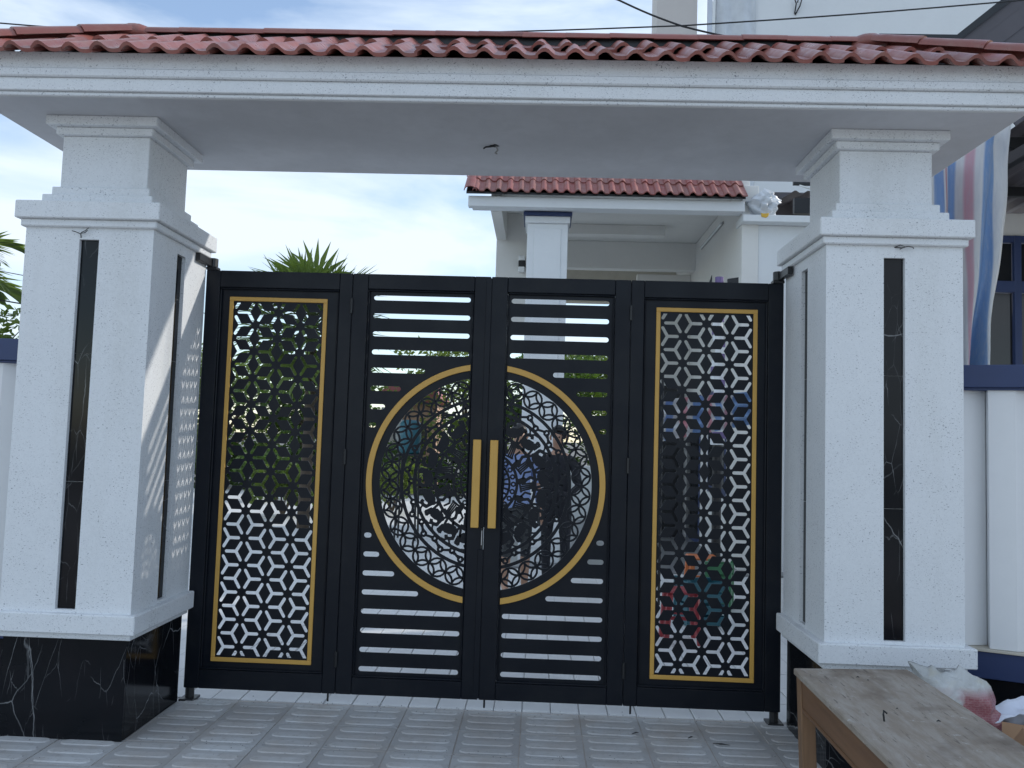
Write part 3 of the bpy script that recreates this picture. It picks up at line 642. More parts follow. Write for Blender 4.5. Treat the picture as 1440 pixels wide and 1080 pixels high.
MB().tube([(0.115, -0.62, TH), (0.113, -0.62, TH + 0.022), (0.118, -0.61, TH + 0.030), (0.128, -0.61, TH + 0.022)], 0.003, 6).build('bent_nail', 'wire', tb)
for (a, b, s_) in ((0.20, -0.13, 0.006), (0.225, -0.17, 0.004), (0.28, -0.62, 0.007), (0.20, -0.50, 0.004)):
    tag(MB().tube([(a, b, TH + 0.003), (a + s_, b + s_ * 0.4, TH + 0.005), (a + s_ * 1.9, b + s_ * 0.3, TH + 0.002)], [s_ * 0.2, s_ * 0.35, s_ * 0.15], 5).build('wood_chip', 'wire', tb))

def lump(name, mat, n_u, n_v, fn, label, cat, loc, parent=None):
    vs_ = []; fs_ = []
    for j in range(n_v + 1):
        for i in range(n_u): vs_.append(fn(i / n_u, j / n_v))
    for j in range(n_v):
        for i in range(n_u): fs_.append((j * n_u + i, j * n_u + (i + 1) % n_u, (j + 1) * n_u + (i + 1) % n_u, (j + 1) * n_u + i))
    fs_.append(tuple(range(n_u))[::-1]); fs_.append(tuple(n_v * n_u + i for i in range(n_u)))
    me = bpy.data.meshes.new(name); me.from_pydata(vs_, [], fs_); o = obj(name, me, mat, parent, loc, True)
    if label: tag(o, label, cat)
    return o
def sackf(u, v):
    a = 2 * math.pi * u; ca, sa = math.cos(a), math.sin(a); z = 0.60 * min(1, v / 0.86)
    rx = 0.175 + 0.035 * math.sin(math.pi * min(1, v * 1.1)); ry = 0.125 * (1 - 0.35 * v) if v < 0.8 else 0.09 * max(0.10, 1 - (v - 0.8) / 0.2 * 0.9)
    x = rx * math.copysign(abs(ca) ** 0.7, ca); y = ry * math.copysign(abs(sa) ** 0.7, sa)
    nn = noise.noise(Vector((x * 7, y * 7, z * 6))); n2 = noise.noise(Vector((x * 19 + 4, y * 19, z * 15))); n3 = abs(noise.noise(Vector((x * 12, y * 12 + 7, z * 9 + 3))))
    k = 1 + 0.20 * nn + 0.12 * n2 - 0.38 * n3
    if v > 0.8: q = (v - 0.8) / 0.2; x = x * (1 - 0.35 * q) - 0.075 * q; z += 0.060 * q + 0.03 * nn * q + 0.012 * math.sin(x * 40) * q
    return (x * k - (0.02 * nn if v > 0.6 else 0), y * k + 0.03 * nn * v, z + 0.03 * n2 * v)
sk = lump('sack', 'sack', 72, 48, sackf, 'crumpled grey plastic sack with red print slumped behind the table', 'sack', (2.12, -1.19, 0))
def clothf(i, j, n):
    u, v = i / n, j / n; x = u * 0.62; y = -v * 0.40
    z = 0.43 + 0.07 * noise.noise(Vector((u * 4, v * 4, 3))) + 0.035 * noise.noise(Vector((u * 11, v * 9, 8))) + 0.09 * u
    ed = min(u, 1 - u, v, 1 - v); z -= 0.10 * max(0, 0.10 - ed) / 0.10
    return (x, y, z)
def grid(name, fn, nu, nv, mat, parent=None, loc=(0, 0, 0), uv=False, th=0.0):
    vs_ = [fn(i, j, nu) if not uv else fn(i / nu, j / nv) for j in range(nv + 1) for i in range(nu + 1)]
    fs_ = [(j * (nu + 1) + i, j * (nu + 1) + i + 1, (j + 1) * (nu + 1) + i + 1, (j + 1) * (nu + 1) + i) for j in range(nv) for i in range(nu)]
    me = bpy.data.meshes.new(name); me.from_pydata(vs_, [], fs_)
    if uv:
        l = me.uv_layers.new(name='UVMap')
        for p in me.polygons:
            for li in p.loop_indices:
                k = me.loops[li].vertex_index; l.data[li].uv = ((k % (nu + 1)) / nu, (k // (nu + 1)) / nv)
    o = obj(name, me, mat, parent, loc, True)
    if th: s = o.modifiers.new('thickness', 'SOLIDIFY'); s.thickness = th
    return o
# open cardboard boxes; a white sheet lies over the rear one
def carton(label, x, y, rz, wd, dp, h, flaps=True):
    t = thing('cardboard_box', label, 'box', 'cardboard boxes beside the table', (x, y, 0)); t.rotation_euler.z = rz; e = 0.006
    box('side', -wd / 2, wd / 2, -dp / 2, -dp / 2 + e, 0, h, 'card', t, 0); box('side', -wd / 2, wd / 2, dp / 2 - e, dp / 2, 0, h, 'card', t, 0)
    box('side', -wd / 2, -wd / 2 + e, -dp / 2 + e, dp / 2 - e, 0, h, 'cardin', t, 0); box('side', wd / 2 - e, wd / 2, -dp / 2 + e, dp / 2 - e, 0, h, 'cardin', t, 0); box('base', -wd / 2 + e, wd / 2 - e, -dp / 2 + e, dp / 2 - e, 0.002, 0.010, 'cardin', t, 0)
    for (px, py, ax, an, fw, fl) in () if not flaps else ((0, -dp / 2, 0, -145, wd, dp * 0.45), (0, dp / 2, 180, -60, wd, dp * 0.45), (-wd / 2, 0, 270, -120, dp, wd * 0.4), (wd / 2, 0, 90, -100, dp, wd * 0.4)):
        f = MB().box(-fw / 2 + 0.004, fw / 2 - 0.004, -e / 2, e / 2, 0.001, fl).build('flap', 'card', t, (px, py, h)); f.rotation_euler = (R(an + 90), 0, R(ax))
    box('print_stripe', -wd / 2 + 0.03, wd / 2 - 0.03, -dp / 2 - 0.0015, -dp / 2 - 0.0003, h * 0.78, h * 0.86, 'redtape', t, 0)
    return t
carton('open brown cardboard box with red stripe at the right edge of the photo', 2.33, -1.62, R(-28), 0.40, 0.32, 0.36)
carton('cardboard box half hidden under the white plastic sheet', 2.56, -1.16, R(12), 0.46, 0.34, 0.33, False)
ps = grid('plastic_sheet', clothf, 30, 20, 'plastic', None, (2.165, -1.0, 0.0), False, 0.002); tag(ps, 'crumpled white plastic sheet lying over a cardboard box', 'sheet')
# litter on the paving
for (x, y, a, l_, lb) in ((0.86, -0.27, 0.3, 0.05, 'dry brown leaf on the paving before the slatted gate'), (1.28, -0.36, -0.5, 0.09, 'curled dark twig on the paving near the table leg'), (1.16, -0.30, 0.4, 0.04, 'short dark twig on the paving near the table leg')):
    tag(MB().tube([(x, y, 0.010), (x + l_ * .5 * math.cos(a), y + l_ * .5 * math.sin(a), 0.016), (x + l_ * math.cos(a + .3), y + l_ * math.sin(a + .3), 0.010)], [0.002, 0.004, 0.001], 5).build('twig', 'wire'), lb, 'twig', 'litter on the paving')
g = MB()
for _ in range(420):
    x = rnd.uniform(-2.6, 2.2); y = rnd.choice((rnd.uniform(-1.2, 0.0), rnd.gauss(-0.645, 0.03), rnd.gauss(0.0, 0.04))); s_ = rnd.uniform(0.0012, 0.0045)
    g.add([(x - s_, y, 0.008), (x, y - s_ * .8, 0.008), (x + s_, y + s_ * .3, 0.008), (x, y + s_, 0.008 + s_)], [(0, 1, 3), (1, 2, 3), (0, 3, 2), (0, 2, 1)])
tag(g.build('grit', 'fig'), 'fine grit and crumbs scattered over the paving', 'grit', kind='stuff')

# ================================================================== STRIPED TARP AND THE BUILDING ON THE RIGHT
def tarpf(u, v):
    # top edge climbs to the right along the eave, lower end narrow and pulled in
    top = Vector((2.66 + 0.86 * u, 0.72 + 0.10 * math.sin(u * 15), 3.30 + 0.62 * u)); bot = Vector((2.90 + 0.345 * u, 0.66 + 0.05 * math.sin(u * 19), 1.85))
    p = top.lerp(bot, v); s = math.sin(math.pi * v)
    p.x += 0.03 * s * (u ** 2) - 0.01 * s; p.y += 0.045 * math.sin(u * 24 + v * 3) * (0.4 + v) + 0.04 * noise.noise(Vector((u * 6, v * 5, 1))); p.x += 0.006 * math.sin(v * 9 + u * 4) * u
    return tuple(p)
tag(grid('striped_tarp', tarpf, 60, 40, 'tarp', None, (0, 0, 0), True, 0.002), 'blue, white and red striped tarp hanging behind the pillar', 'tarp')
def corr(name, x0, x1, y0, y1, zf, pitch, amp, mat, parent=None, along='y', th=0.003):
    # corrugated sheet, corrugations running along y
    n = int((x1 - x0) / pitch * 6); vs_ = []; 
    for i in range(n + 1):
        x = x0 + (x1 - x0) * i / n; d = amp * math.sin(2 * math.pi * (x - x0) / pitch)
        for y in (y0, y1): vs_.append((x, y, zf(x, y) + d))
    me = bpy.data.meshes.new(name); me.from_pydata(vs_, [], [(2 * i, 2 * i + 2, 2 * i + 3, 2 * i + 1) for i in range(n)]); o = obj(name, me, mat, parent)
    s = o.modifiers.new('thickness', 'SOLIDIFY'); s.thickness = th; return o
shd = thing('side_building', 'dim building with navy window frames beyond the right fence', 'building', None, (5.4, 4.0, 0))
W = lambda n, a, b, c, d, e, f, m, be=0.004: box(n, a - 5.4, b - 5.4, c - 4.0, d - 4.0, e, f, m, shd, be)
W('wall', 4.55, 8.5, 4.02, 4.2, 0, 2.35, 'grey'); W('upper_wall', 4.55, 8.5, 4.02, 4.2, 3.95, 4.20, 'grey'); W('side_wall', 4.55, 4.75, 4.21, 7.5, 0, 4.20, 'grey')
for i in range(6):
    xa = 4.76 + i * 0.60
    fr = W('window_frame', xa, xa + 0.075, 3.99, 4.08, 2.351, 3.949, 'navy')
for zc in (2.351, 3.33, 3.875): W('window_frame', 4.76, 8.4, 3.995, 4.075, zc, zc + 0.074 + (0.05 if zc == 3.33 else 0), 'navy')
for i in range(5):
    xa = 4.84 + i * 0.60
    W('pane', xa, xa + 0.515, 4.04, 4.048, 2.43, 3.325, 'glass', 0); W('pane', xa, xa + 0.515, 4.04, 4.048, 3.46, 3.87, 'glass', 0)
for i in range(4): W('curtain', 4.86 + i * 0.62, 5.30 + i * 0.62, 4.30 + 0.02 * (i % 2), 4.33 + 0.02 * (i % 2), 2.42, 3.15, 'curtain')
m = corr('corrugated_roof', 4.3 - 5.4, 10 - 5.4, -1.6 - 4.0, 4.6 - 4.0, lambda x, y: 4.32 - 0.04 * y, 0.20, 0.024, 'sheet', shd)  # visible roof lengthened out of view, forward and right, to shade the paving
for y_ in (-1.5, -0.2, 1.0, 2.2, 3.4): W('purlin', 4.3, 10, y_, y_ + 0.06, 4.17 - 0.04 * (y_ - 4), 4.27 - 0.04 * (y_ - 4), 'dark')
W('eave_beam', 4.3, 4.38, -1.6, 4.0, 4.10, 4.20, 'dark')
W('wall_post', 4.3, 4.38, -1.5, -1.42, 0, 4.10, 'dark')
W('tarp_pole', 3.2, 4.3, 0.72, 0.76, 4.02, 4.06, 'dark')
# small dark scrap of awning behind the right pillar
tag(corr('awning_sheet', 2.62, 3.1, 0.9, 2.4, lambda x, y: 3.46 + 0.10 * (x - 2.6), 0.12, 0.014, 'sheet'), 'dark scrap of corrugated awning between the pillar and striped tarp', 'awning')
# sloping metal roof above the canopy at the right
rf = thing('metal_roof', 'dark sloping metal roof above the canopy at the upper right', 'roof', None, (5.3, 4.4, 5.6))
A0, A1, dv = Vector((-1.12, -0.04)), Vector((-0.10, 0.79)), Vector((0.63, -0.775)) * 0.150
for k in range(9):                                       # sheets lapped parallel to the sloping verge
    a_, b_ = A0 + dv * k, A1 + dv * k; q_ = [tuple(a_ - (A1 - A0) * 0.0), tuple(b_), tuple(b_ + dv * 1.06), tuple(a_ + dv * 1.06)]
    MB().prism(q_, -1.4 - 0.012 * (k % 2), -1.385 - 0.012 * (k % 2)).build('sheet', 'sheet', rf)
MB().prism([tuple(A0 + Vector((-0.03, 0.0))), tuple(A1 + Vector((-0.03, 0.03))), tuple(A1 + dv * 0.25), tuple(A0 + dv * 0.25)], -1.43, -1.413).build('verge_board', 'dark', rf)
box('gutter', -0.98, 0.2, 0.56, 0.64, 1.02, 1.075, 'dark', rf)

# ================================================================== THE HOUSE BEHIND THE GATE
hs = thing('house', 'pale house with tiled porch roof and upper storey behind the gate', 'house', None, (2.5, 8.0, 0))
def Hb(n, a, b, c, d, e, f, m, be=0.006, p=None): return box(n, a - 2.5, b - 2.5, c - 8.0, d - 8.0, e, f, m, p or hs, be)
Hb('porch_floor', -0.2, 6.0, 5.5, 12.0, -0.015, 0.012, 'porchfloor')
Hb('porch_beam', -0.66, 2.87, 5.70, 5.86, 4.622, 4.735, 'white')
Hb('porch_ceiling', -0.40, 3.0, 5.861, 11.0, 5.02, 5.10, 'grey')
Hb('side_beam', -0.42, -0.27, 5.862, 10.9, 4.615, 5.019, 'grey')
Hb('wall_panel', -0.42, 0.16, 7.40, 7.55, 3.30, 5.018, 'grey')
Hb('end_beam', 0.17, 2.884, 11.0, 11.2, 4.30, 5.015, 'cream')
Hb('rear_beam', 0.17, 3.4, 9.0, 9.2, 4.55, 5.018, 'grey')
Hb('ceiling_beam', 0.62, 2.2, 7.9, 8.1, 4.86, 5.018, 'grey')
cl = Hb('porch_column', 0.075, 0.615, 5.875, 6.40, 0.012, 4.47, 'white')
Hb('column_panel', 0.165, 0.525, 5.862, 5.8745, 0.20, 4.40, 'white', 0.004, cl); 
Hb('column_cap', 0.02, 0.665, 5.80, 6.45, 4.5605, 4.612, 'navy'); Hb('column_head', 0.045, 0.640, 5.835, 6.43, 4.4705, 4.560, 'white')
Hb('porch_wall', 2.885, 3.10, 5.78, 12.0, 0.012, 5.01, 'grey')
for y_ in (6.5, 8.3):
    wf = Hb('porch_window', 2.872, 2.8845, y_, y_ + 1.2, 0.9 if y_ < 8 else 0.02, 2.4, 'navy'); Hb('pane', 2.866, 2.8715, y_ + 0.08, y_ + 1.12, 1.0 if y_ < 8 else 0.1, 2.3, 'glass', 0, wf)
Hb('flank_wall', 3.101, 3.95, 5.80, 6.0, 0, 4.49, 'white'); Hb('flank_ledge', 2.86, 3.97, 5.62, 6.02, 4.4905, 4.58, 'white')
bw = Hb('back_wall', 1.95, 2.884, 9.4, 9.55, 0.012, 4.549, 'grey')
Hb('back_wall', 0.62, 2.249, 11.8, 11.95, 0.0125, 1.1, 'white')
dr = Hb('doorway', 2.32, 2.80, 9.36, 9.399, 0.013, 2.6, 'dark')
# porch lamp and the fluorescent tube
lp = Hb('wall_lamp', -0.075, 0.030, 7.30, 7.398, 4.19, 4.28, 'dark'); Hb('lamp_glass', -0.070, 0.020, 7.305, 7.39, 4.281, 4.36, 'lampw', 0.006, lp); Hb('lamp_glass', -0.070, 0.020, 7.305, 7.39, 4.11, 4.189, 'lampw', 0.006, lp)
tube = MB().tube([(2.86 - 2.5, 6.9 - 8, 4.80), (2.86 - 2.5, 8.4 - 8, 4.80)], 0.02, 8).build('fluorescent_tube', 'lampw', hs); Hb('tube_batten', 2.865, 2.884, 6.85, 8.45, 4.78, 4.82, 'kerb', 0.002, tube)
# porch roof tiles
PSL = 0.86; ps_ = math.atan2(PSL, 1.0)
Hb('roof_fascia', -0.70, 2.87, 5.58, 5.699, 4.605, 4.740, 'white')
m = MB().add([(-0.72 - 2.5, 5.50 - 8, 4.742), (2.86 - 2.5, 5.50 - 8, 4.742), (2.86 - 2.5, 7.9 - 8, 4.742 + 2.4 * PSL), (-0.72 - 2.5, 7.9 - 8, 4.742 + 2.4 * PSL), (-0.72 - 2.5, 5.50 - 8, 4.772), (2.86 - 2.5, 5.50 - 8, 4.772), (2.86 - 2.5, 7.9 - 8, 4.772 + 2.4 * PSL), (-0.72 - 2.5, 7.9 - 8, 4.772 + 2.4 * PSL)],
             [(0, 3, 2, 1), (4, 5, 6, 7), (0, 1, 5, 4), (1, 2, 6, 5), (2, 3, 7, 6), (3, 0, 4, 7)]); dk = m.build('roof_deck', 'dark', hs)
t2 = stile_mesh(0.146, 0.40, 0.036, 0.016).build('roof_tile', 'tile2', hs, smooth=True); smooth_angle(t2); first = True
for row in range(8):
    for k in range(24):
        o = t2 if first else inst(t2, (0, 0, 0), hs); first = False
        o.location = (-0.56 + k * 0.146 - 2.5, 5.46 + row * 0.24 - 8 + rnd.uniform(-.005, .005), 4.778 + (row * 0.24 - 0.04) * PSL + 0.012 + rnd.uniform(-.002, .004)); o.rotation_euler = (ps_ + rnd.uniform(-.012, .012), rnd.uniform(-.02, .02), rnd.uniform(-.01, .01))
vg = cap_mesh(0.40, 0.075, 0.085).build('verge_tile', 'tile2', hs, smooth=True); smooth_angle(vg); first = True
for row in range(7):
    o = vg if first else inst(vg, (0, 0, 0), hs); first = False
    o.location = (-0.665 - 2.5, 5.45 + row * 0.33 - 8, 4.80 + (row * 0.33 - 0.04) * PSL + 0.012 + 0.004 * row); o.rotation_euler = (ps_, 0, 0)
# upper storey
Hb('upper_wall', 4.10, 9.2, 10.0, 10.2, 5.2, 12.0, 'white'); Hb('upper_side_wall', 4.10, 4.28, 10.21, 14, 5.2, 12.0, 'white')
Hb('upper_column', 2.28, 3.03, 10.0, 10.7, 5.11, 12.0, 'beige'); Hb('downpipe', 3.20, 3.28, 9.85, 9.93, 5.11, 12.0, 'steel')
Hb('upper_floor', 2.2, 9.2, 9.3, 12.0, 4.95, 5.10, 'grey')
fl = grid('plastic_film', lambda u, v: (3.36 + 0.74 * u - 2.5, 9.95 - 8 + 0.03 * math.sin(u * 13 + v * 4) + 0.04 * noise.noise(Vector((u * 5, v * 6, 2))), 5.6 + 6.2 * v), 24, 40, 'film', hs, (0, 0, 0), True, 0.003)
for pts in ([(4.82, 9.99, 9.62), (4.83, 9.93, 9.78), (4.80, 9.92, 9.86), (4.83, 9.92, 9.90)], [(4.83, 9.99, 9.60), (4.90, 9.93, 9.74), (4.93, 9.92, 9.86), (4.87, 9.92, 9.88), (4.85, 9.92, 9.80)]): MB().tube([(x - 2.5, y - 8, z) for x, y, z in pts], 0.012, 5).build('wire_end', 'wire', hs)
# clutter at the porch wall head
def bagf(u, v):
    a = 2 * math.pi * u; r_ = 0.20 * math.sin(math.pi * (0.12 + 0.86 * v)) ** 0.7; k = 1 + 0.55 * noise.noise(Vector((math.cos(a) * 2.4, math.sin(a) * 2.4, v * 4))) + 0.30 * abs(noise.noise(Vector((math.cos(a) * 5, math.sin(a) * 5, v * 9)))) - 0.25 * abs(math.sin(a * 4 + v * 9))
    return (r_ * k * math.cos(a) * 1.05, r_ * k * math.sin(a) * 0.7, 0.36 * v * (1 + 0.10 * math.cos(a)))
bgo = lump('plastic_bag', 'film', 40, 30, bagf, 'crumpled white plastic bag on the wall ledge beside the porch roof', 'bag', (3.14, 5.78, 4.582))
MB().prism([(-0.05, -0.03), (0.01, -0.045), (0.04, -0.02), (0.05, 0.02), (-0.02, 0.012), (-0.055, 0.02)], -0.17, -0.160).build('yellow_tag', 'yellow', bgo, bevel=0.006)
lt = thing('lean_to_roof', 'dark corrugated lean-to roof behind the right end of the porch', 'roof', None, (4.4, 7.0, 5.0))
corr('corrugated_sheet', -0.62, 1.8, -0.4, 2.0, lambda x, y: 0.24 + 0.12 * y, 0.18, 0.025, 'sheet', lt); box('fascia', -0.62, 1.8, -0.46, -0.41, 0.28, 0.47, 'dark', lt); box('beam', -0.6, 1.8, -0.44, -0.36, -0.12, 0.10, 'dark', lt); box('added_dark_panel', -0.6, 1.8, 0.6, 0.65, -0.3, 0.5, 'sheet', lt)  # beam and panel behind are added dark parts, darkening the bounce-lit underside
MB().tube([(-0.55, -0.5, 0.26), (0.1, -0.9, -0.10)], 0.012, 6).build('brace', 'steel', lt)
# striped rolled mat leaning above the gate
rl = thing('rolled_mat', 'purple and white striped rolled mat standing behind the gate', 'mat', None, (2.22, 4.0, 0))
for k in range(26):
    MB().tube([(0.02 * math.sin(k), 0, 1.6 + 0.07 * k), (0.02 * math.sin(k), 0, 1.6 + 0.07 * k + 0.069)], 0.075 - 0.0012 * k, 12).build('stripe', 'purple' if k % 2 else 'white', rl)
MB().tube([(0, 0, 0.0), (0, 0, 1.599)], 0.05, 10).build('pole', 'dark', rl); MB().prism([(-0.20, 3.1), (-0.085, 3.44), (-0.085, 3.1)], -0.02, 0.02).build('side_flap', 'dark', rl); MB().prism([(0.085, 3.1), (0.085, 3.40), (0.20, 3.42), (0.20, 3.1)], -0.02, 0.02).build('side_flap', 'dark', rl)

# ================================================================== THINGS SEEN THROUGH THE FRETWORK
tag(grid('folded_tarp', lambda u, v: (1.55 + 1.0 * u, 3.4 + 0.05 * math.sin(v * 17) + 0.03 * math.sin(u * 11), 1.62 + 0.22 * u + (0.42 - 0.1 * u) * v), 30, 20, 'tarp', None, (0, 0, 0), True, 0.002), 'small striped tarp strung up behind the right fretwork panel', 'tarp')
for x_ in (1.54, 2.56): tag(MB().tube([(x_, 3.42, 0), (x_, 3.42, 2.3)], 0.014, 8).build('pole', 'dark'), 'thin dark pole holding the %s end of the small striped tarp' % ('left' if x_ < 2 else 'right'), 'pole', 'poles holding the small tarp')
def stool(label, mat, x, y, h=0.45, wd=0.30):
    t = thing('plastic_stool', label, 'stool', 'stools on the porch', (x, y, 0.0)); box('seat', -wd / 2, wd / 2, -wd / 2, wd / 2, h - 0.03, h, mat, t, 0.012)
    for sx in (-1, 1):
        for sy in (-1, 1): MB().tube([(sx * wd * 0.52, sy * wd * 0.52, 0), (sx * wd * 0.40, sy * wd * 0.40, h - 0.03)], [0.022, 0.028], 6).build('leg', mat, t)
    box('stretcher', -wd * 0.46, wd * 0.46, -wd * 0.46, -wd * 0.42, h * 0.45, h * 0.52, mat, t); box('stretcher', -wd * 0.46, wd * 0.46, wd * 0.42, wd * 0.46, h * 0.45, h * 0.52, mat, t); return t
stool('red plastic stool behind the right fretwork panel', 'red', 1.50, 1.95, 0.42, 0.26); stool('orange plastic stool further back behind the right fretwork panel', 'orange', 2.02, 3.7, 0.46)
def crate(label, mat, x, y, wd, dp, h, rz):
    t = thing('plastic_crate', label, 'crate', 'crates in the yard', (x, y, 0)); t.rotation_euler.z = rz
    for sx in (-1, 1):
        for k in range(4): box('side_slat', sx * wd / 2 - 0.008, sx * wd / 2 + 0.008, -dp / 2, dp / 2, k * h / 4 + 0.005, k * h / 4 + h / 4 - 0.018, mat, t); box('end_slat', -wd / 2 + 0.009, wd / 2 - 0.009, sx * dp / 2 - 0.008, sx * dp / 2 + 0.008, k * h / 4 + 0.005, k * h / 4 + h / 4 - 0.018, mat, t)
    box('base', -wd / 2 + 0.01, wd / 2 - 0.01, -dp / 2 + 0.01, dp / 2 - 0.01, 0.0, 0.012, mat, t)
    for sx in (-1, 1):
        for sy in (-1, 1): box('corner_post', sx * wd / 2 - 0.016, sx * wd / 2 + 0.016, sy * dp / 2 - 0.016, sy * dp / 2 + 0.016, 0, h, mat, t)
    return t
crate('teal plastic crate on the yard behind the right fretwork panel', 'teal', 1.80, 2.65, 0.36, 0.28, 0.40, R(14)); crate('small green plastic crate behind the teal crate', 'green', 2.12, 3.35, 0.22, 0.20, 0.46, R(-20))

def person(label, joints, radii, edges, mats, hair, loc, rz):
    me = bpy.data.meshes.new('body'); me.from_pydata(joints, edges, []); tmp = bpy.data.objects.new('person', me); C.objects.link(tmp)
    sm = tmp.modifiers.new('skin', 'SKIN'); sm.use_smooth_shade = True
    for i, v in enumerate(me.skin_vertices[0].data): v.radius = (radii[i][0], radii[i][1]) if isinstance(radii[i], tuple) else (radii[i], radii[i]); v.use_root = (i == 0)
    ss = tmp.modifiers.new('sub', 'SUBSURF'); ss.levels = 2; ss.render_levels = 2
    dg = bpy.context.evaluated_depsgraph_get(); m2 = bpy.data.meshes.new_from_object(tmp.evaluated_get(dg)); bpy.data.objects.remove(tmp)
    m2.materials.clear(); names = ['skin', mats[0], mats[1], 'dark']
    for n_ in names: m2.materials.append(MT[n_])
    for p in m2.polygons:
        c = p.center
        if c.z < 0.06: p.material_index = 3
        elif c.z < 0.93 and abs(c.x) < 0.23: p.material_index = 2 if c.z > mats[3] else 0
        elif c.z < 1.455 and (abs(c.x) < 0.21 or c.z > mats[2]) : p.material_index = 1
        else: p.material_index = 0
        p.use_smooth = True
    o = bpy.data.objects.new('person', m2); C.objects.link(o); o.location = loc; o.rotation_euler.z = rz; tag(o, label, 'person', 'people behind the gate')
    # hair cap, eyes
    m = MB(); n_u, n_v = 16, 7; vs_ = []
    for j in range(n_v + 1):
        ph = R(4 + 96 * j / n_v)
        for i in range(n_u):
            th = 2 * math.pi * i / n_u; back = 0.5 - 0.5 * math.sin(th); e = ph * (0.62 + 0.55 * (1 - back) if False else 0.62 + 0.5 * (0.5 + 0.5 * math.sin(th)))
            vs_.append((0.090 * math.sin(e) * math.cos(th), 0.010 + 0.108 * math.sin(e) * math.sin(th), hair + 0.118 * math.cos(e)))
    fs_ = [(j * n_u + i, j * n_u + (i + 1) % n_u, (j + 1) * n_u + (i + 1) % n_u, (j + 1) * n_u + i) for j in range(n_v) for i in range(n_u)] + [tuple(range(n_u))]
    h = m.add(vs_, fs_).build('hair', 'hair', o, smooth=True); s_ = h.modifiers.new('thickness', 'SOLIDIFY'); s_.thickness = 0.014
    for sx in (-1, 1):
        MB().tube([(sx * 0.032, -0.085, hair - 0.018), (sx * 0.032, -0.098, hair - 0.018)], 0.009, 8).build('eye', 'hair', o); MB().tube([(sx * 0.082, 0.0, hair - 0.05), (sx * 0.094, 0.012, hair - 0.025), (sx * 0.088, 0.008, hair)], [0.008, 0.014, 0.010], 6).build('ear', 'skin', o, smooth=True)
    return o
def figure(arm_l, arm_r):
    J = [(0, 0, 0.95), (0, 0.01, 1.12), (0, 0.0, 1.32), (0, 0.0, 1.43), (0, -0.005, 1.50), (0, -0.01, 1.56), (0, -0.015, 1.645), (0, -0.01, 1.71)]
    Rr = [(0.155, 0.115), (0.140, 0.10), (0.165, 0.11), (0.10, 0.075), (0.052, 0.055), (0.062, 0.07), (0.078, 0.098), (0.055, 0.07)]
    E = [(0, 1), (1, 2), (2, 3), (3, 4), (4, 5), (5, 6), (6, 7)]
    def ad(par, p, r_): J.append(p); Rr.append(r_); E.append((par, len(J) - 1)); return len(J) - 1
    n_ = ad(6, (0, -0.105, 1.625), 0.016)                               # nose
    for s in (-1, 1):
        k = ad(0, (s * 0.095, 0, 0.86), 0.088); k = ad(k, (s * 0.105, -0.012, 0.50), 0.058); k = ad(k, (s * 0.108, 0.015, 0.30), 0.054); k = ad(k, (s * 0.11, 0.02, 0.09), 0.038); ad(k, (s * 0.118, -0.13, 0.035), 0.036)
        pts = arm_l if s < 0 else arm_r
        k = ad(3, (s * 0.165, 0, 1.395), 0.062); k = ad(k, pts[0], 0.043); k = ad(k, pts[1], 0.030); hand = ad(k, pts[2], (0.034, 0.020))
        d = (Vector(pts[2]) - Vector(pts[1])).normalized(); sd = d.cross(Vector((0, 1, 0))).normalized() if abs(d.y) < 0.9 else Vector((1, 0, 0)); nr = d.cross(sd)
        for q, ln in ((-0.027, 0.062), (-0.009, 0.072), (0.010, 0.068), (0.028, 0.052)):
            a1 = Vector(pts[2]) + sd * q + d * 0.035; f1 = ad(hand, tuple(a1), 0.010); f2_ = ad(f1, tuple(a1 + d * ln * 0.55 + nr * 0.008), 0.009); ad(f2_, tuple(a1 + d * ln * 0.95 + nr * 0.026), 0.008)
        a1 = Vector(pts[2]) + sd * (0.042 * -s) + d * 0.005; f1 = ad(hand, tuple(a1), 0.011); ad(f1, tuple(a1 + d * 0.04 + sd * 0.018 * -s), 0.010)
    return J, Rr, E
J, Rr, E = figure([(-0.235, 0.02, 1.12), (-0.215, -0.16, 0.98), (-0.17, -0.23, 0.99)], [(0.225, 0.02, 1.12), (0.235, -0.04, 0.87), (0.235, -0.06, 0.80)])
person('person in a light blue shirt standing behind the gold handles', J, Rr, E, ('blueshirt', 'greytrouser', 1.16, 0.40), 1.665, (0.10, 3.75, -0.016), R(20))
J, Rr, E = figure([(-0.24, 0.02, 1.13), (-0.16, -0.15, 1.06), (-0.05, -0.21, 1.10)], [(0.24, 0.02, 1.13), (0.16, -0.15, 1.04), (0.06, -0.22, 1.06)])
person('person in dark clothes standing before the white porch column', J, Rr, E, ('darkcloth', 'darkcloth', 0.95, 0.0), 1.665, (0.52, 4.05, -0.016), R(-15))

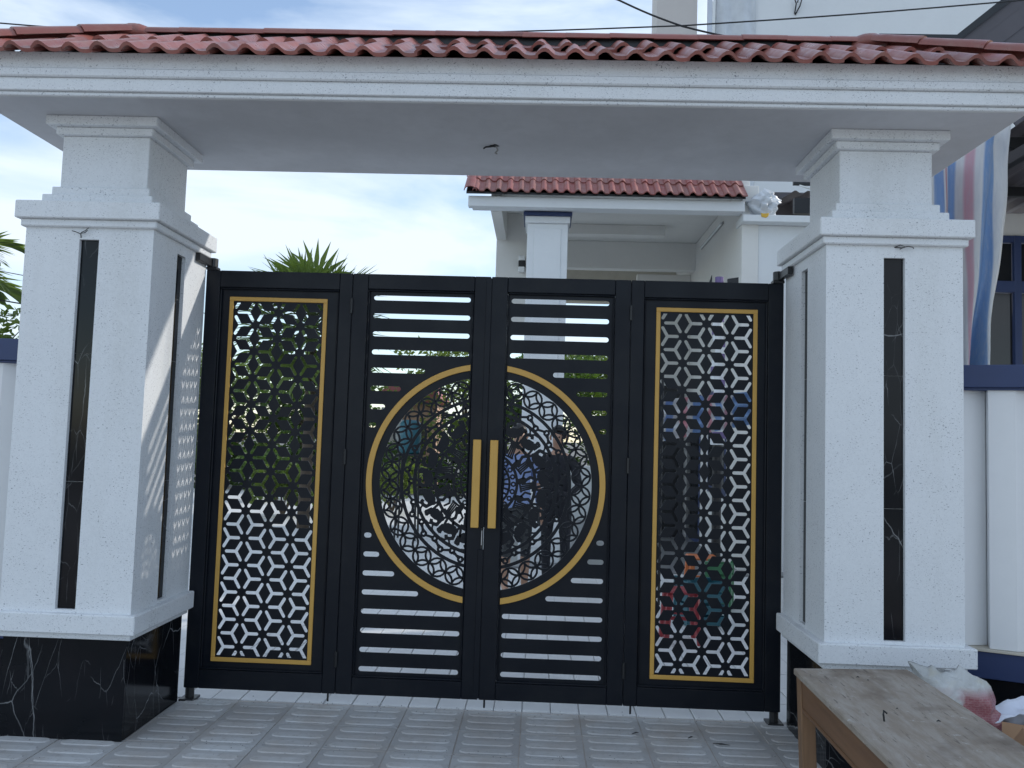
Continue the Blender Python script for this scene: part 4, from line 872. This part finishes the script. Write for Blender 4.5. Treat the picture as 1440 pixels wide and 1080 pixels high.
# ================================================================== TREES
def leaves(name, mat, clumps, n, size, parent, seed):
    rs = np.random.RandomState(seed); cl_ = np.array([c[:3] for c in clumps]); rad = np.array([c[3:6] for c in clumps]); vol = rad.prod(1) ** 0.75; pick = rs.choice(len(clumps), n, p=vol / vol.sum())
    d = rs.normal(size=(n, 3)); d /= np.linalg.norm(d, axis=1)[:, None]; r_ = rs.uniform(0.25, 1.0, n) ** 0.45; P = cl_[pick] + d * rad[pick] * r_[:, None]
    a = rs.normal(size=(n, 3)); a[:, 2] *= 0.6; a /= np.linalg.norm(a, axis=1)[:, None]; b = np.cross(a, rs.normal(size=(n, 3))); b /= np.linalg.norm(b, axis=1)[:, None]; s_ = size * rs.uniform(0.6, 1.4, n)[:, None]
    V = np.stack([P - a * s_, P + b * s_ * 0.45 - a * s_ * 0.1, P + a * s_, P - b * s_ * 0.45 - a * s_ * 0.1], 1).reshape(-1, 3)
    me = bpy.data.meshes.new(name); me.from_pydata(V.tolist(), [], np.arange(n * 4).reshape(-1, 4).tolist()); me.materials.append(MT[mat]); o = bpy.data.objects.new(name, me); C.objects.link(o); o.parent = parent; return o
def tree(label, x, y, h, wd, mat, seed, n=5200, size=0.085, trunk=0.10, z0=0.0):
    t = thing('tree', label, 'tree', 'trees beyond the yard', (x, y, z0)); rs = random.Random(seed); clumps = []; m = MB(); th = h * 0.42
    m.tube([(0, 0, -0.1), (0.05 * wd * rs.uniform(-1, 1), 0.04, th * 0.5), (0.08 * wd * rs.uniform(-1, 1), 0, th), (0, 0, h * 0.8)], [trunk, trunk * 0.8, trunk * 0.6, trunk * 0.2], 8)
    for k in range(12):
        a = rs.uniform(0, 2 * math.pi); rr = wd * 0.5 * rs.uniform(0.25, 0.85); z = h * rs.uniform(0.30, 0.90); rr *= 1.15 - 0.6 * abs(z / h - 0.5); e = (rr * math.cos(a), rr * math.sin(a), z); r_ = wd * rs.uniform(0.12, 0.24)
        clumps.append(e + (r_ * 1.15, r_ * 1.15, r_ * 0.8)); m.tube([(0, 0, min(th, z * 0.7)), (e[0] * 0.5, e[1] * 0.5, z * 0.85), e], [trunk * 0.4, trunk * 0.28, trunk * 0.08], 5)
    clumps.append((0, 0, h * 0.84, wd * 0.22, wd * 0.22, h * 0.14))
    m.build('trunk', 'bark', t, smooth=True); leaves('crown', mat, clumps, n, size, t, seed); return t
spec = [(-12.2, 18.6, 3.7, 4.2, 'leaf', 'broad dark tree at the far left behind the yard'), (-9.0, 19.5, 3.9, 4.4, 'leaf2', 'light green tree beyond the yard, left of the fan palm'), (-6.2, 18.2, 4.0, 4.0, 'leaf', 'dark bushy tree beyond the yard, right behind the fan palm'),
        (-2.0, 20.0, 4.7, 4.4, 'leaf2', 'light green tree beyond the yard beside the peach house'), (0.4, 18.5, 4.4, 4.2, 'leaf', 'dark tree beyond the yard behind the two people'), (2.6, 19.5, 4.5, 4.0, 'leaf2', 'light green tree seen past the porch column'), (5.2, 18.5, 4.3, 4.0, 'leaf', 'dark tree beyond the porch, rightmost of the row')]
for i, (x, y, h, wd, mt, lb) in enumerate(spec): tree(lb, x, y, h, wd, mt, 30 + i)
tree('leafy tree standing over the left fence', -6.45, 4.4, 3.05, 1.7, 'leaf2', 77, 3000, 0.05, 0.06)
def shrub(label, x, y, h, wd, mat, seed):
    t = thing('shrub', label, 'shrub', 'shrubs standing in the yard', (x, y, -0.016)); rs = random.Random(seed); m = MB()
    for k in range(6): a = k * 1.05; m.tube([(0, 0, 0), (0.15 * wd * math.cos(a), 0.15 * wd * math.sin(a), h * 0.4), (0.35 * wd * math.cos(a), 0.35 * wd * math.sin(a), h * 0.8)], [0.02, 0.014, 0.005], 5)
    m.build('stem', 'bark', t)
    leaves('crown', mat, [(0.3 * wd * math.cos(k * 1.05), 0.3 * wd * math.sin(k * 1.05), h * rs.uniform(0.35, 0.8), wd * 0.26, wd * 0.26, h * 0.22) for k in range(6)] + [(0, 0, h * 0.7, wd * 0.25, wd * 0.25, h * 0.3)], 1500, 0.06, t, seed)
shrub('low light green shrub in the yard behind the left fretwork panel', -4.55, 10.8, 1.0, 1.3, 'leaf2', 91); shrub('dark round shrub at the yard edge left of the peach house', -5.9, 14.0, 1.3, 1.6, 'leaf', 92); shrub('light green shrub in the yard before the peach house', -2.7, 12.2, 1.1, 1.3, 'leaf2', 93)
# low planting along the far edge of the yard
hd = [(x, 17.9 + 0.5 * math.sin(x * 1.7), 0.55 + 0.25 * math.sin(x * 2.9), 0.75, 0.5, 0.75) for x in np.arange(-14, 9, 0.8)]
tag(leaves('undergrowth', 'leaf', hd, 16000, 0.10, None, 5), 'low green planting along the far edge of the yard', 'plants', kind='stuff')
def palm(label, x, y, h, nf, ln, seed, lean=0.0, stem=0.07, up0=(35, 85)):
    t = thing('palm_tree', label, 'palm', 'palms', (x, y, 0)); rs = random.Random(seed)
    MB().tube([(0, 0, -0.1), (lean * 0.4, 0, h * 0.5), (lean, 0, h)], [stem * 1.2, stem, stem * 0.85], 10).build('trunk', 'bark', t, smooth=True)
    for k in range(nf):
        m = MB(); a = 2 * math.pi * k / nf + rs.uniform(-.3, .3); el = R(rs.uniform(*up0)); L_ = ln * rs.uniform(0.75, 1.1); p = Vector((lean, 0, h)); d = Vector((math.cos(a) * math.cos(el), math.sin(a) * math.cos(el), math.sin(el))); pts = [p.copy()]
        for s in range(10): p = p + d * L_ / 10; d = (d + Vector((0, 0, -0.085 - 0.02 * s))).normalized(); pts.append(p.copy())
        m.tube(pts, [0.016 - 0.0013 * i for i in range(11)], 5)
        for s in range(8, 44):
            q = s / 44 * 10; i = min(9, int(q)); c = pts[i].lerp(pts[i + 1], q - i); tg = (pts[i + 1] - pts[i]).normalized(); sd = tg.cross(Vector((0, 0, 1))); sd = sd.normalized() if sd.length > 1e-3 else Vector((1, 0, 0)); un = sd.cross(tg); ll = L_ * 0.30 * math.sin(math.pi * (0.12 + 0.80 * s / 44)) * rs.uniform(.85, 1.1)
            for g_ in (-1, 1):
                dd = (tg * 1.05 + sd * g_ * 0.62 + un * rs.uniform(0.1, 0.35)).normalized(); e1 = c + dd * ll * 0.55; e2 = e1 + (dd + Vector((0, 0, -0.22))).normalized() * ll * 0.45; wv = dd.cross(un).normalized() * 0.024 + un * 0.008
                m.add([tuple(c - wv * 0.5), tuple(c + wv * 0.5), tuple(e1 + wv), tuple(e1 - wv), tuple(e2)], [(0, 1, 2, 3), (3, 2, 4)])
        m.build('frond', 'palm', t)
    return t
def fan_palm(label, x, y, h, nf, seed):
    t = thing('fan_palm', label, 'palm', 'palms', (x, y, 0)); rs = random.Random(seed)
    MB().tube([(0, 0, -0.1), (0.03, 0, h * 0.5), (0, 0, h)], [0.11, 0.09, 0.08], 10).build('trunk', 'bark', t, smooth=True)
    for k in range(nf):
        m = MB(); a = 2.4 * k + rs.uniform(-.3, .3); el = R(-62 + 140 * (k / nf) ** 0.75); L_ = rs.uniform(0.55, 0.85); d = Vector((math.cos(a) * math.cos(el), math.sin(a) * math.cos(el), math.sin(el))); p0 = Vector((0, 0, h)); p1 = p0 + d * L_ * 0.5; p2 = p0 + d * L_ + Vector((0, 0, -0.06))
        m.tube([p0, p1, p2], [0.014, 0.011, 0.009], 5)
        d = (p2 - p1).normalized(); sd = d.cross(Vector((0, 0, 1))).normalized(); un = sd.cross(d); nb_ = 17
        for b in range(nb_):
            th = R(-105 + 210 * b / (nb_ - 1)); dd = (d * math.cos(th) + sd * math.sin(th) + un * (0.10 + 0.12 * (b % 2))).normalized(); ll = rs.uniform(0.72, 0.90) * (0.62 + 0.38 * math.cos(th * 0.75)); wv = dd.cross(un).normalized() * 0.052
            e1 = p2 + dd * ll * 0.6; e2 = e1 + (dd + Vector((0, 0, -0.10 - 0.55 * rs.random()))).normalized() * ll * 0.42
            m.add([tuple(p2 - wv * 0.25), tuple(p2 + wv * 0.25), tuple(e1 + wv * 0.8), tuple(e1 + un * 0.012), tuple(e1 - wv * 0.8), tuple(e2)], [(0, 1, 2, 3), (0, 3, 4), (3, 2, 5), (4, 3, 5)])
        m.build('frond', 'palm', t)
    return t
fan_palm('green fan palm rising above the gate top rail', -3.64, 9.0, 3.38, 46, 3)
palm('palm with drooping fronds at the left edge behind the pillar', -6.05, 3.2, 3.1, 11, 1.25, 9, 0, 0.06, (5, 55))

# distant neighbour house and a teal water drum seen through the ring
nb = thing('neighbour_house', 'distant peach house with red roof seen through the ring', 'house', None, (-3.6, 23.0, 0))
box('wall', -0.55, 0.55, -1.2, 1.2, 0, 2.7, 'peach', nb); box('white_wall', -1.25, -0.551, -1.25, 1.2, 0, 2.5, 'white', nb); MB().prism([(-1.5, 2.701), (0.8, 2.701), (0.3, 3.4), (-0.9, 3.4)], -1.5, 1.4).build('roof', 'pinkroof', nb)
wn = box('window', -0.2, 0.25, -1.23, -1.201, 1.0, 2.0, 'dark', nb); box('pane', -0.16, 0.21, -1.238, -1.231, 1.04, 1.96, 'glass', wn); box('door', -1.05, -0.75, -1.28, -1.251, 0.0, 1.9, 'beige', nb)
dm = thing('water_drum', 'teal plastic water drum on a stand, seen through the ring', 'drum', None, (-1.72, 8.0, -0.016))
MB().tube([(0, 0, 1.33), (0, 0, 1.36), (0, 0, 1.6), (0, 0, 1.80), (0, 0, 1.86)], [0.15, 0.17, 0.18, 0.17, 0.12], 16).build('drum', 'teal', dm, smooth=True)
for sx in (-1, 1):
    for sy in (-1, 1): MB().tube([(sx * 0.16, sy * 0.16, 0), (sx * 0.13, sy * 0.13, 1.31)], 0.018, 6).build('leg', 'dark', dm)
box('shelf', -0.18, 0.18, -0.18, 0.18, 1.305, 1.329, 'dark', dm)

# ================================================================== OVERHEAD CABLES
def cable(label, pts, r_=0.007):
    q = []
    for i in range(len(pts) - 1):
        a, b = Vector(pts[i]), Vector(pts[i + 1])
        for k in range(8): u = k / 8; p = a.lerp(b, u); p.z -= 0.01 * math.sin(math.pi * u); q.append(p)
    q.append(Vector(pts[-1])); return tag(MB().tube(q, r_, 6).build('cable', 'wire'), label, 'cable', 'overhead cables')
cable('long thin black cable sagging just above the ridge across the photo', [(-9.0, 1.0, 5.0), (-4.0, 1.0, 4.63), (-2.49, 1.0, 4.553), (-1.25, 1.0, 4.566), (1.28, 1.0, 4.672), (3.745, 1.0, 4.899), (6.5, 1.0, 5.25)], 0.0055)
cable('short black cable dropping steeply past the beige column', [(-0.8, 1.0, 5.45), (0.804, 1.0, 4.861), (1.278, 1.0, 4.667), (1.80, 1.0, 4.566), (3.0, 1.4, 4.2)], 0.007)
cable('thin black cable at the far left behind the pillar', [(-12, 4.5, 3.9), (-5.4, 4.2, 2.93), (-3.5, 4.1, 2.72)], 0.008); cable('thin grey cable above it at the far left behind the pillar', [(-12, 4.9, 4.4), (-5.4, 4.8, 3.30), (-3.5, 4.8, 2.95)], 0.005)
